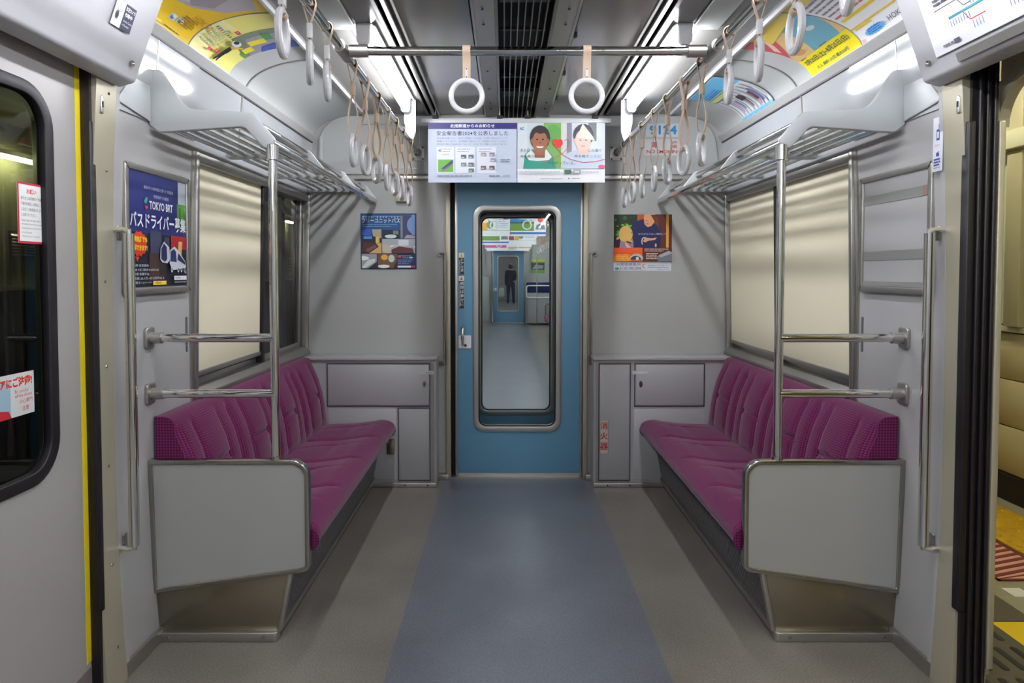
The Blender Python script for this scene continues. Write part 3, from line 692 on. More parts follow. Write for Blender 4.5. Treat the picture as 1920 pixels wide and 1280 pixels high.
# ================= BENCHES =================
def gauss(x, w): return math.exp(-(x / w) ** 2)
def bench(s, y0, y1, seats, moq, label, grp, parent_less=True, detail=True):
    t = thing('bench_seat', label, 'bench', (s * 1.1, (y0 + y1) / 2, 0), grp)
    L = y1 - y0; per = L / seats
    def uvize(o, nu, nv, L, V):
        me = o.data; uvl = me.uv_layers.new(name='UVMap')
        for lp in me.loops:
            i = lp.vertex_index
            if i < (nu + 1) * (nv + 1): uvl.data[lp.index].uv = (i // (nv + 1) / nu * L, i % (nv + 1) / nv * V)
        for p in me.polygons:
            if abs(p.normal.y) > .9 and p.loop_total > 6:
                for li in p.loop_indices:
                    c = me.vertices[me.loops[li].vertex_index].co; uvl.data[li].uv = (c.x, c.z)
    # cushion profile (distance from axis, height): from back, over the top, round the nose, underneath
    prof = [(1.225, .372), (1.19, .398), (1.10, .402), (1.00, .405), (.90, .418), (.84, .428), (.80, .424), (.772, .408), (.757, .385), (.757, .362), (.772, .338), (.80, .318), (.85, .302), (.93, .296)]
    def samp(P, v):
        d = [0]
        for a, b2 in zip(P, P[1:]): d.append(d[-1] + math.hypot(b2[0] - a[0], b2[1] - a[1]))
        q = v * d[-1]
        for i in range(len(P) - 1):
            if q <= d[i + 1] + 1e-9:
                k = (q - d[i]) / (d[i + 1] - d[i]); a, b2 = Vector(P[i]), Vector(P[i + 1]); tn = (b2 - a).normalized()
                return a.lerp(b2, k), Vector((-tn.y, tn.x)) * -1, d[-1]
        return Vector(P[-1]), Vector((0, -1)), d[-1]
    nu, nv = (int(L / .014), 44) if detail else (int(L / .05), 16)
    def fc(u, v):
        p, n, D = samp(prof, v); y = y0 + u * L; ph = (y - y0) / per; f = ph - math.floor(ph); cx = f - .5
        top = max(0, min(1, (p.x - .78) / .06)) * (1 if p.y > .37 else 0)
        wob = .5 * math.sin(ph * PI)
        arc = .10 * (1 - ((p.x - .95) / .22) ** 2)      # the welts bow across each place
        h = 0
        h += -.012 * gauss(min(f, 1 - f) * per, .012) * top
        h += -.010 * gauss((cx * per - .07 * (1 - ((p.x - .98) / .2) ** 2)), .012) * top * gauss(p.x - 1.0, .14)
        h += .012 * math.cos(cx * PI) * top
        h += -.008 * gauss(p.x - .985, .012) * top * max(0, 1 - abs(cx) * 2.6)
        e = min(u * L, (1 - u) * L); sh = max(0, 1 - e / .02); h -= .012 * sh * sh
        return (s * (p.x + n.x * h * -1 if False else s * 0 + p.x), y, p.y + h) if False else (s * (p.x + (-n.x) * 0), y, p.y + h * (1 if p.y > .33 else 0) - 0)
    o = MB().surf(fc, nu, nv)
    n1 = nv + 1
    o.f.append(tuple(range(n1))); o.f.append(tuple(nu * n1 + j for j in range(n1))); 
    o.f += [(i * n1, (i + 1) * n1, (i + 1) * n1 + nv, i * n1 + nv) for i in range(nu)]
    ob = o.build('seat_cushion', moq, t, smooth=True); uvize(ob, nu, nv, L, .95)
    # backrest profile: bottom front, up the front, over the top to the wall
    bp = [(1.225, .375), (1.185, .39), (1.178, .44), (1.186, .52), (1.20, .60), (1.222, .68), (1.248, .74), (1.272, .785), (1.292, .806), (1.315, .815), (1.352, .815)]
    nv2 = 40 if detail else 14
    def fb(u, v):
        p, n, D = samp(bp, v); y = y0 + u * L; ph = (y - y0) / per; f = ph - math.floor(ph); cx = (f - .5) * per
        act = max(0, min(1, (p.y - .40) / .06)) * max(0, min(1, (.80 - p.y) / .05))
        g = 0
        g += .020 * gauss(min(f, 1 - f) * per, .020) * act
        pad = .105 + .02 * (p.y - .6)
        g += .012 * gauss(abs(cx) - pad, .012) * act
        g += .016 * gauss(p.y - (.60 + .01 * math.cos(cx * 20)), .010) * act * (1 if abs(cx) < pad else max(0, 1 - (abs(cx) - pad) / .02))
        g -= .014 * math.cos(min(1, abs(cx) / pad) * PI / 2) * act * (.6 + .4 * math.cos((p.y - .60) * 14) ** 2)
        e = min(u * L, (1 - u) * L); sh = max(0, 1 - e / .025); g += .006 * sh * sh * act
        return (s * (p.x + g), y, p.y)
    o = MB().surf(fb, nu, nv2); n1 = nv2 + 1
    # close against the wall
    base = len(o.v)
    for i in range(nu + 1): o.v.append((s * 1.352, y0 + i / nu * L, .375))
    o.f += [(i * n1 + nv2, (i + 1) * n1 + nv2, base + i + 1, base + i) for i in range(nu)] + [(i * n1, (i + 1) * n1, base + i + 1, base + i) for i in range(nu)]
    o.f += [tuple(range(n1)) + (base,), tuple(nu * n1 + j for j in range(n1)) + (base + nu,)]
    ob = o.build('backrest', moq, t, smooth=True); uvize(ob, nu, nv2, L, .6)
    # heater box: sloped perforated grille between the cushion and the floor, solid dark backing and steel kick rail
    MB().prism([(s * .875, .296), (s * 1.345, .37), (s * 1.33, .001), (s * .918, .001)], 'y', y0, y1).build('heater_box', M_duct, t)
    G0, G1 = Vector((s * .858, .275)), Vector((s * .903, .045))
    if detail:
        mb = MB(); H = (G1 - G0).length; dirn = (G1 - G0).normalized(); nrm = Vector((-s, 0)) * .002
        def gp(y, h, q): a = G0 + dirn * h; return (a.x - s * q, y, a.y)
        stp = .021; k = y0 - H
        while k < y1:
            for sg in (1, -1):
                ya, yb = (k, k + H) if sg > 0 else (k + H, k)
                ha, hb = 0.0, H
                # clip to the length of the bench
                pa, pb = [ya, ha], [yb, hb]
                def clip(a, b2):
                    for lim, cmp in ((y0 + .004, 1), (y1 - .004, -1)):
                        if (a[0] - lim) * cmp < 0 and (b2[0] - lim) * cmp < 0: return None
                        if (a[0] - lim) * cmp < 0: f = (lim - a[0]) / (b2[0] - a[0]); a = [lim, a[1] + (b2[1] - a[1]) * f]
                        if (b2[0] - lim) * cmp < 0: f = (lim - a[0]) / (b2[0] - a[0]); b2 = [lim, a[1] + (b2[1] - a[1]) * f]
                    return a, b2
                c = clip(pa, pb)
                if c:
                    (ya, ha), (yb, hb) = c
                    w = .0034
                    mb.add([gp(ya, ha, .0), gp(yb, hb, .0), gp(yb + w, hb, .0), gp(ya + w, ha, .0), gp(ya, ha, .003), gp(yb, hb, .003), gp(yb + w, hb, .003), gp(ya + w, ha, .003)],
                           [(0, 3, 2, 1), (4, 5, 6, 7), (0, 1, 5, 4), (1, 2, 6, 5), (2, 3, 7, 6), (3, 0, 4, 7)])
            k += stp
        g = mb.build('heater_grille', M_grille, t); g['kind'] = 'stuff'
    MB().prism([(s * .85, .272), (s * .862, .272), (s * .866, .30), (s * .854, .30)], 'y', y0, y1).build('grille_top_rail', M_steel, t)
    MB().prism([(s * .892, .032), (s * .912, .03), (s * .904, .062), (s * .887, .062)], 'y', y0, y1).build('grille_bottom_rail', M_alu, t)
    return t
bench(-1, 2.472, YC - .014, 4, M_moq, 'long magenta bench seat against the left wall, below the half-open blind', 'magenta benches in this car')
bench(1, 2.472, YC - .014, 4, M_moq, 'long magenta bench seat against the right wall, below the two drawn blinds', 'magenta benches in this car')
# kick rails with screws, on the floor in front of the heater boxes
for s in (-1, 1):
    t = thing('kick_rail', 'thin steel kick rail on the floor round the foot of the %s bench' % ('left' if s < 0 else 'right'), 'trim', (s * .91, 3.3, 0), 'floor kick rails')
    MB().prism([(s * .905, 0), (s * .927, 0), (s * .927, .030), (s * .913, .034)], 'y', 2.452, YC - .023).build('long_rail', M_steel, t)
    P = rounded([(s * 1.325, 2.436), (s * .902, 2.436), (s * .902, 2.47), (s * 1.325, 2.47)], [0, .02, 0, 0], 5)
    o = MB().prism(P, 'z', 0, .034).build('front_rail', M_alu, t, bevel=.003)
    for x in (.955, 1.295): MB().lathe([(.0005, 0), (.0065, 0), (.005, -.003), (.0005, -.003)], (s * x, 2.436, .018), 'y', 10).build('screw', M_steel, o)

# ================= PARTITIONS WITH POLE AND RAILS =================
def partition(s, y=2.44, label='', grp=None, pole_top=1.80, f=1):
    t = thing('bench_partition', label, 'partition', (s * 1.08, y, 0), grp)
    P = rounded([(s * 1.362, .665), (s * .783, .665), (s * .783, .262), (s * .83, .252), (s * 1.352, .178)], [0, .065, .07, .3, 0], 8)
    Q = offset(P, .016)
    MB().prism(Q, 'y', y, y + .022 * f).build('panel', M_part, t)
    # trim all round: steel channel
    MB().ring(P, offset(P, .017), 'y', y - .005 * f, y + .027 * f).build('edge_trim', M_steel, t, bevel=.003)
    MB().prism([(s * .862, .255), (s * 1.354, .195), (s * 1.337, .03), (s * .905, .03)], 'y', y + .012 * f, y + .030 * f).build('foot_panel', M_kick, t, bevel=.003)
    MB().prism([(s * .848, .258), (s * .866, .258), (s * .910, .032), (s * .892, .032)], 'y', y + .008 * f, y + .034 * f).build('foot_edge', M_alu, t, bevel=.004)
    xp = s * .905
    pole = MB().tube([(xp, y + .011 * f, .66), (xp, y + .011 * f, pole_top - .01)], .0155, 18).build('pole', M_chrome, t, smooth=True)
    MB().lathe([(.016, -.055), (.0215, -.052), (.0215, 0), (.017, .004), (.001, .006)], (xp, y + .011 * f, pole_top - .01), 'z', 18).build('socket', M_chrome, pole, smooth=True)
    MB().lathe([(.001, -.004), (.020, -.004), (.018, .008), (.0156, .010)], (xp, y + .011 * f, .668), 'z', 18).build('foot_ring', M_steel, pole, smooth=True)
    for z in (.903, 1.104):
        r = MB().tube([(xp, y + .011 * f, z), (s * 1.335, y + .011 * f, z)], .0155, 18).build('handrail', M_chrome, t, smooth=True)
        xw = wx(z)
        MB().lathe([(.0165, -.055 * s), (.0205, -.053 * s), (.0205, -.012 * s), (.0165, -.008 * s), (.0165, 0)], (s * (xw + .0), y + .011 * f, z), 'x', 18).build('collar', M_alu, r, smooth=True)
        P2 = rrect(y - .018, y + .040, z - .038, z + .038, .012, 4) if f > 0 else rrect(y - .040, y + .018, z - .038, z + .038, .012, 4)
        MB().prism(P2, 'x', s * (xw - .012), s * (xw + .002)).build('flange', M_alu, r, bevel=.003)
    return t
partition(-1, label='grey panelled bench end with steel pole and two rails, left side', grp='bench end partitions')
partition(1, label='grey panelled bench end with steel pole and two rails, right side', grp='bench end partitions')

# ================= LUGGAGE RACKS =================
RODS = [(1.295, 1.866), (1.245, 1.866), (1.195, 1.867), (1.145, 1.868), (1.095, 1.869), (1.045, 1.871)]
def rack(s, ys, label, grp, first=True):
    t = thing('luggage_rack', label, 'luggage rack', (s * 1.1, ys[0], 1.8), grp)
    # big end plate with raised back
    P = rounded([(1.335, 1.862), (1.30, 1.833), (1.0, 1.853), (.925, 1.772), (.882, 1.800), (.972, 1.904), (1.205, 1.917), (1.292, 2.052), (1.332, 2.054)],
                [.012, .03, .03, .022, .022, .03, .07, .02, .004], 6)
    if first:
        MB().prism([(s * a, b2) for a, b2 in P], 'y', ys[0] - .012, ys[0] + .012).build('end_plate', M_rack, t, bevel=.004)
        # flap of the end plate that turns along the wall
        F = rounded([(2.2165, 1.893), (2.428, 1.868), (2.428, 2.054), (2.36, 2.05)], [.012, .004, .004, .03], 5)
        MB().prism(F, 'x', s * 1.3275, s * 1.3225).build('wall_flap', M_rack, t, bevel=.003)
    R = rounded([(1.335, 1.890), (1.335, 1.848), (1.0, 1.850), (.925, 1.774), (.888, 1.797), (.962, 1.89), (1.0, 1.89)], [0, .02, .05, .022, .022, .02, .02], 6)
    for y in ys[1 if first else 0:]:
        MB().prism([(s * a, b2) for a, b2 in R], 'y', y - .005, y + .005).build('bracket', M_rack, t, bevel=.002)
    a, b2 = ys[0], ys[-1]
    for (x, z) in RODS: MB().cyl((s * x, a, z), (s * x, b2 + .004, z), .0085, 10).build('rod', M_chrome, t, smooth=True)
    MB().cyl((s * .975, a, 1.873), (s * .975, b2 + .006, 1.873), .014, 14).build('upper_front_rail', M_chrome, t, smooth=True)
    MB().cyl((s * .908, a, 1.795), (s * .908, b2 + .008, 1.795), .0155, 14).build('lower_front_rail', M_chrome, t, smooth=True)
    return t
RY = [2.447, 3.12, 3.77, 4.385]
rack(-1, RY, 'steel luggage rack over the left bench with grey brackets', 'luggage racks in this car')
rack(1, RY, 'steel luggage rack over the right bench with grey brackets', 'luggage racks in this car')

# ================= STRAP BARS =================
BX, BZ = .633, 2.098
for s in (-1, 1):
    t = thing('strap_bar', 'long steel strap bar running along the ceiling over the %s bench' % ('left' if s < 0 else 'right'), 'strap bar', (s * BX, 1.5, BZ), 'lengthwise strap bars')
    MB().cyl((s * BX, YB, BZ), (s * BX, YE - .02, BZ), .0155, 18).build('bar', M_steel if False else M_chrome, t, smooth=True)
    MB().prism(rrect(s * BX - .042, s * BX + .042, BZ - .048, BZ + .048, .008, 4), 'y', YE - .018, YE - .012 + .012).build('wall_flange', M_alu, t, bevel=.002)
    MB().lathe([(.017, -.045), (.023, -.04), (.023, 0), (.001, 0)], (s * BX, YE - .018, BZ), 'y', 16).build('end_socket', M_steel, t, smooth=True)
    for dx, dz in ((-.03, -.036), (.03, -.036), (-.03, .036), (.03, .036)):
        MB().lathe([(.0005, 0), (.006, 0), (.005, -.003), (.0005, -.003)], (s * BX + dx, YE - .018, BZ + dz), 'y', 8).build('bolt', M_duct, t)
    # white hanger plate holding the bar to the ceiling at the end of the lamp
    P = [(s * .600, ZC), (s * .668, ZC), (s * .668, 2.22), (s * .645, 2.10), (s * .620, 2.10), (s * .600, 2.16)]
    MB().prism(P, 'y', 4.035, 4.043).build('hanger_plate', M_refl, t, bevel=.002)
    MB().cyl((s * BX, 1.0, BZ), (s * BX, 1.0, ZC), .012, 12).build('hanger_rod', M_steel, t, smooth=True)
    for y in (2.38,):
        MB().cyl((s * BX, y - .065, BZ), (s * BX, y + .065, BZ), .0215, 18).build('joint_sleeve', M_alu, t, smooth=True)
t = thing('strap_crossbar', 'steel crossbar between the two strap bars with two hanging rings', 'strap bar', (0, 2.38, BZ))
MB().cyl((-BX + .02, 2.38, BZ), (BX - .02, 2.38, BZ), .0155, 18).build('bar', M_chrome, t, smooth=True)
for s in (-1, 1):
    MB().cyl((s * (BX - .022), 2.38, BZ), (s * (BX - .085), 2.38, BZ), .021, 18).build('end_sleeve', M_alu, t, smooth=True)

# ================= HAND STRAPS =================
def ring_mesh(R=.0535, r=.0095, n=28, k=10):
    mb = MB(); mb.tube([(R * math.sin(2 * PI * i / n), 0, R * math.cos(2 * PI * i / n)) for i in range(n)], r, k, closed=True); return mb
def short_strap(name, ln):     # band round the bar, hanging flat, origin at bar axis; band faces local y
    t = thing(name, 'x', 'hand strap', (0, 0, 0))
    R = .0185; pts = []
    for k in range(13):
        a = -PI * .5 + (PI * 2) * 0 + PI * (k / 12) ; pts.append((math.cos(PI + a) if False else 0, 0, 0))
    prof = [(-.0035, -ln + .005), (-.0035, -.045)] + [(-R * math.cos(a), R * math.sin(a)) for a in [(-.9 + k * (PI + 1.8) / 14) for k in range(15)]] + [(.0035, -.045), (.0035, -ln + .005)]
    w = .0135; th = .002; vs = []; fs = []
    prof = [(a, b2) for a, b2 in prof]; n = len(prof)
    for i, (yy, zz) in enumerate(prof):
        a = Vector(prof[max(0, i - 1)]); b2 = Vector(prof[min(n - 1, i + 1)]); d = (b2 - a).normalized(); nn = Vector((-d.y, d.x)) * th / 2
        vs += [(-w, yy + nn.x, zz + nn.y), (w, yy + nn.x, zz + nn.y), (w, yy - nn.x, zz - nn.y), (-w, yy - nn.x, zz - nn.y)]
    for i in range(n - 1):
        for k in range(4): fs.append((i * 4 + k, i * 4 + (k + 1) % 4, i * 4 + 4 + (k + 1) % 4, i * 4 + 4 + k))
    fs += [(0, 1, 2, 3), tuple((n - 1) * 4 + k for k in range(4))]
    MB().add(vs, fs).build('strap', M_strap, t, smooth=True)
    lp = MB().tube([(0, .010 * math.cos(a), -ln + .0 - .003 + .010 * math.sin(a)) for a in [2 * PI * k / 12 for k in range(12)]], .0015, 6, closed=True, flat=(8.0, 1))
    o = MB().prism(rrect(-.0045, .0045, -.094, -.058, .003, 3), 'y', -.0075, -.0045).build('clip_plate', M_white, t)
    for z in (-.062, -.090): MB().lathe([(.0003, 0), (.003, 0), (.002, -.0015), (.0003, -.0015)], (0, -.0075, z), 'y', 8).build('rivet', M_steel, o)
    rm = ring_mesh(); rm.v = [(x, y, z - ln - .0475) for x, y, z in rm.v]
    rm.build('ring', M_white, t, smooth=True)
    # loop of the strap under the ring's top
    mb = MB(); vs = []; fs = []; m2 = 13
    for i in range(m2):
        a = PI * i / (m2 - 1); yy, zz = .0105 * math.cos(a), -.0115 * math.sin(a) - ln - .000
        yo, zo = .0128 * math.cos(a), -.0138 * math.sin(a) - ln - .000
        vs += [(-w, yy, zz), (w, yy, zz), (w, yo, zo), (-w, yo, zo)]
    for i in range(m2 - 1):
        for k in range(4): fs.append((i * 4 + k, i * 4 + (k + 1) % 4, i * 4 + 4 + (k + 1) % 4, i * 4 + 4 + k))
    fs += [(0, 1, 2, 3), tuple((m2 - 1) * 4 + k for k in range(4))]
    return t
def long_strap(name, ln, spread):   # lengthwise straps: seen edge on, neck clip, then two strands to the ring
    t = thing(name, 'x', 'hand strap', (0, 0, 0)); w = .0125; th = .0028
    def band(path, nm):
        vs = []; fs = []; n = len(path)
        for i, (xx, zz) in enumerate(path):
            a = Vector(path[max(0, i - 1)]); b2 = Vector(path[min(n - 1, i + 1)]); d = (b2 - a).normalized(); nn = Vector((-d.y, d.x)) * th / 2
            vs += [(xx + nn.x, -w, zz + nn.y), (xx + nn.x, w, zz + nn.y), (xx - nn.x, w, zz - nn.y), (xx - nn.x, -w, zz - nn.y)]
        for i in range(n - 1):
            for k in range(4): fs.append((i * 4 + k, i * 4 + (k + 1) % 4, i * 4 + 4 + (k + 1) % 4, i * 4 + 4 + k))
        fs += [(0, 1, 2, 3), tuple((n - 1) * 4 + k for k in range(4))]
        return MB().add(vs, fs).build(nm, M_strap, t, smooth=True)
    R = .0185; neck = -.075 if ln > .2 else -.055; arc = [(-R * math.cos(a), R * math.sin(a)) for a in [(-.5 + k * (PI + 1.0) / 16) for k in range(17)]]
    e = neck - .045 if ln > .2 else neck - .04
    path = []
    if ln > .2:
        for k in range(9):
            q = k / 8; path.append((-.004 - spread * math.sin(min(1, q * .94 + .06) * PI) * (1.25 - .6 * q), -ln + .006 + (ln + e - .006) * q))
    else: path = [(-.004, -ln + .006)]
    L_ = path + [(-.003, neck)] + arc + [(.003, neck)] + [(-x, z) for x, z in path[::-1]]
    if ln > .2: L_ = [(-.007, -ln - .006), (-.0125, -ln + .0)] + L_ + [(.0125, -ln), (.007, -ln - .006)]
    band(L_, 'strap')
    MB().box(-.0085, .0085, -.0135, .0135, neck - .042, neck).build('clip', M_strap if ln > .2 else M_white, t, bevel=.002)
    rm = ring_mesh(); rm.v = [(y, x, z - ln - .048) for x, y, z in rm.v]
    rm.build('ring', M_white, t, smooth=True)
    # saddle under the ring's top
    vs = []; fs = []; m2 = 11
    for i in range(m2):
        a = PI * i / (m2 - 1)
        for r_ in (.0102, .0128): 
            vs += [(r_ * math.cos(a), -w, -r_ * math.sin(a) - ln), (r_ * math.cos(a), w, -r_ * math.sin(a) - ln)]
    for i in range(m2 - 1):
        q = i * 4; fs += [(q, q + 1, q + 5, q + 4), (q + 2, q + 6, q + 7, q + 3), (q, q + 4, q + 6, q + 2), (q + 1, q + 3, q + 7, q + 5)]
    MB().add(vs, fs).build('saddle', M_strap, t, smooth=True)
    return t
proto_x = short_strap('hand_strap', .105)
def place(o, loc, rz, label, group):
    o.location = loc; o.rotation_euler = (0, 0, rz); o['label'] = label; o['group'] = group; return o
place(proto_x, (-.210, 2.38, BZ), 0, 'flat hanging ring strap, left one of the two on the crossbar', 'ring straps on the crossbar')
place(copy_tree(proto_x), (.203, 2.38, BZ), 0, 'flat hanging ring strap, right one of the two on the crossbar', 'ring straps on the crossbar')
pl_ = long_strap('hand_strap', .265, .0135); ps_ = long_strap('hand_strap', .115, 0)
ORD = ['first', 'second', 'third', 'fourth', 'fifth', 'sixth', 'seventh', 'eighth', 'ninth', 'tenth', 'eleventh']
LL = [2.52, 2.74, 2.98, 3.24, 3.47, 3.70, 4.0]
LR = [2.50, 2.74, 3.02, 3.28, 3.57, 3.84, 4.10]
fp = fs_ = True
rz0 = {-1: [.10, -.08, .5, .05, .42, .3, .35], 1: [-.45, .12, -.5, -.1, -.3, .06, -.35]}
for s, LY, side in ((-1, LL, 'left'), (1, LR, 'right')):
    for k, y in enumerate(LY):
        o = pl_ if fp else copy_tree(pl_); fp = False
        place(o, (s * BX, y, BZ), rz0[s][k], 'long ring strap, %s beyond the crossbar on the %s strap bar' % (ORD[k], side), 'long ring straps over the %s bench' % side)
for s, LY, side in ((-1, [2.16, 1.97, 1.73], 'left'), (1, [2.20, 1.94, 1.70, 1.44], 'right')):
    for k, y in enumerate(LY):
        o = ps_ if fs_ else copy_tree(ps_); fs_ = False
        place(o, (s * BX, y, BZ), (.18, .25, .12, .3, .1)[k] * -s, 'short ring strap, %s on the camera side of the crossbar on the %s strap bar' % (ORD[k], side), 'short ring straps by the doors, %s' % side)

# ================= LAMPS =================
def lamp(loc, ln=1.16):
    t = thing('fluorescent_lamp', 'x', 'lamp', loc)
    x, y, z = loc
    MB().prism([(x - .052, ZC - .008), (x - .03, ZC + .012), (x + .03, ZC + .012), (x + .052, ZC - .008), (x + .05, ZC - .011), (x + .028, ZC + .006), (x - .028, ZC + .006), (x - .05, ZC - .011)], 'y', y - ln / 2 - .02, y + ln / 2 + .02).build('reflector', M_refl, t)
    MB().cyl((x, y - ln / 2, z), (x, y + ln / 2, z), .019, 14).build('tube', M_tube, t, smooth=True)
    for s in (-1, 1):
        e = y + s * (ln / 2 + .012)
        MB().prism([(x - .03, ZC + .006), (x - .026, z - .012), (x - .015, z - .024), (x + .015, z - .024), (x + .026, z - .012), (x + .03, ZC + .006)], 'y', e - .012, e + .012).build('socket', M_white, t, bevel=.003)
    return t
def copyto(o, loc, label, group):
    c = copy_tree(o); c.location = loc; c['label'] = label; c['group'] = group; return c
LZ = 2.288
LP0 = lamp((-.655, 3.415, LZ)); LP0['label'] = 'lit fluorescent tube lamp in the ceiling over the left strap bar'; LP0['group'] = 'lit tube lamps in this car'
copyto(LP0, (.655, 3.415, LZ), 'lit fluorescent tube lamp in the ceiling over the right strap bar', 'lit tube lamps in this car')
for k, y in enumerate((1.62, .22, -1.2, -2.7, -4.2)):
    for s in (-1, 1):
        copyto(LP0, (s * .655, y, LZ), 'fluorescent tube lamp, %s on the camera side of the crossbar, %s row' % (ORD[k], 'left' if s < 0 else 'right'), 'tube lamps behind the crossbar')

# ================= ADVERTISING CARDS ON THE COVE =================
ARC = .392
def cove_map(s, y0, d=.0035):
    def fn(u, v, h):
        x, z = cove(min(1, max(0, .02 + v / ARC * .96)), s, d + h); return (x, y0 + u if s < 0 else y0 - u, z)
    return fn
def cove_card(s, y, w, label, pr, d=.0035, grp='advertising cards over the windows'):
    fn = cove_map(s, y, d); root = thing('advertising_card', label, 'advertisement', fn(w / 2, ARC / 2, 0), grp)
    mb = MB(); nv = 28; vs = []
    for h in (-.0008, 0):
        for i in (0, 1):
            for j in range(nv + 1): vs.append(fn(i * w, ARC * j / nv, h))
    k = nv + 1; fs = []
    for j in range(nv):
        fs += [(j, k + j, k + j + 1, j + 1), (2 * k + j, 2 * k + j + 1, 3 * k + j + 1, 3 * k + j), (j, j + 1, 2 * k + j + 1, 2 * k + j), (k + j, 3 * k + j, 3 * k + j + 1, k + j + 1)]
    fs += [(0, 2 * k, 3 * k, k), (k - 1, 2 * k - 1, 4 * k - 1, 3 * k - 1)]
    mb.add(vs, fs).build('card', M_paper, root, smooth=True); pr.build(cove_map(s, y, d + .0006), root, slices=[ARC * k / 28 for k in range(1, 28)]); return root
Y1, Y2 = (236, 200, 30), (245, 226, 40)
# left, nearer: yellow card
p = Print(); w = .40; p.rect(0, 0, w, ARC, (238, 236, 232)); p.rect(0, .028, w, ARC, (228, 190, 30))
p.poly([(.03, .22), (.12, .17), (.25, .20), (.36, .27), (.38, .36), (.2, .385), (.05, .36)], (176, 170, 178)); p.poly([(.06, .23), (.13, .19), (.24, .215), (.2, .30), (.08, .32)], (206, 200, 208)); p.poly([(.16, .22), (.22, .20), (.30, .25), (.26, .31)], (150, 142, 150))
for i, (x, y) in enumerate(((.20, .095), (.25, .10))):
    p.rect(x, y, x + .04, y + .035, (190, 206, 222)); p.rect(x + .006, y + .005, x + .026, y + .022, (90, 110, 150)); p.rect(x + .016, y + .018, x + .036, y + .032, (232, 236, 240))
p.text('HOKUSO', .05, .062, .013, (90, 74, 20), w=.08); p.text("HOK'50", .30, .16, .03, (190, 140, 20)); p.bars(.26, .15, .10, 5, .012, .006, (150, 116, 20)); p.text('C', .05, .36, .03, (40, 44, 60), bold=.03)
p.rect(.14, .05, .18, .06, (250, 232, 120)); p.bars(.20, .05, .12, 1, .01, .005, (60, 54, 30)); p.bars(.05, .01, .14, 1, .01, .006, (140, 140, 140))
cove_card(-1, 2.275, w, 'mostly yellow advertising card curved over the left rack, nearest the camera', p)
# left, second: pale yellow timetable card with a dancing figure
p = Print(); w = .385; p.rect(0, 0, w, ARC, (240, 240, 240)); p.rect(0, .045, w, ARC, (238, 230, 130)); p.poly([(.0, .045), (.16, .045), (.10, .25), (0, .24)], (244, 238, 170))
p.poly([(.15, ARC), (.17, .2), (w, .17), (w, ARC)], (120, 132, 112)); p.poly([(.20, ARC), (.22, .24), (w, .20), (w, ARC)], (150, 146, 160)); p.rect(.30, .19, .35, .235, (232, 218, 50)); p.rect(.25, .235, .30, .30, (232, 218, 50)); p.rect(.20, .30, .27, .33, (70, 140, 80)); p.rect(.32, .17, .37, .19, (90, 160, 70)); p.poly([(.30, ARC), (.33, .27), (w, .25), (w, ARC)], (60, 84, 170))
for i in range(7):
    for j in range(5): p.rect(.02 + i * .018, .20 - j * .022, .030 + i * .018, .212 - j * .022, [(60, 140, 90), (70, 110, 170), (200, 90, 90), (110, 160, 190), (150, 150, 120)][(i + j * 2) % 5] if j == 0 else (224, 176, 130) if (i * j) % 2 else (170, 200, 160))
for x, y in ((.10, .235), (.10, .085), (.15, .10)): p.rect(x, y, x + .035, y + .016, (208, 40, 60)); p.text('休み', x + .006, y + .003, .009, (250, 240, 240))
p.ell(.205, .20, .035, .018, (232, 236, 240)); p.ell(.195, .205, .018, .011, (40, 44, 52)); p.poly([(.20, .17), (.235, .165), (.25, .185), (.27, .20), (.262, .208), (.235, .19), (.22, .18)], (226, 190, 60))
p.poly([(.20, .17), (.232, .163), (.235, .135), (.215, .10), (.195, .065), (.183, .05), (.176, .056), (.19, .085), (.196, .12)], (24, 24, 28)); p.poly([(.215, .135), (.228, .12), (.215, .07), (.208, .052), (.200, .056), (.206, .09)], (24, 24, 28))
p.bars(.02, .018, .16, 2, .012, .006, (100, 102, 110)); p.text('お楽しみ抽選会', .20, .014, .018, (110, 120, 140), w=.09)
cove_card(-1, 2.685, w, 'pale yellow event card with a black dancing figure, curved over the left rack', p)
# right, nearer: white HOKUSO 50 card
p = Print(); w = .40; p.rect(0, 0, w, ARC, (236, 236, 238)); p.rect(.0, ARC - .05, w, ARC, (232, 214, 110)); p.rect(.02, .185, .40, .20, (226, 196, 60)); p.rect(.02, .12, .13, .13, (232, 200, 60))
p.bars(.02, .33, .34, 5, .022, .008, (132, 126, 146), .4, 5); p.bars(.02, .215, .25, 1, .02, .01, (206, 110, 110)); p.rect(.24, .26, .40, .33, (238, 206, 50)); p.rect(.0, .134, .3, .142, (232, 200, 60))
pts = []
rr = random.Random(2)
for k in range(40):
    a = 2 * PI * k / 40; r = 1 if k % 2 else .78; pts.append((.115 + .072 * r * math.cos(a), .078 + .026 * r * math.sin(a)))
p.poly(pts, (96, 170, 222)); p.bars(.07, .09, .09, 3, .012, .006, (40, 100, 190)); p.text("HOK'50", .205, .070, .030, (70, 72, 80), w=.115); p.bars(.02, .02, .2, 1, .01, .005, (150, 150, 156)); p.rect(.01, .04, .03, .06, (230, 180, 180))
cove_card(1, 2.675, w, 'white anniversary advertising card curved over the right rack, nearest the camera', p)
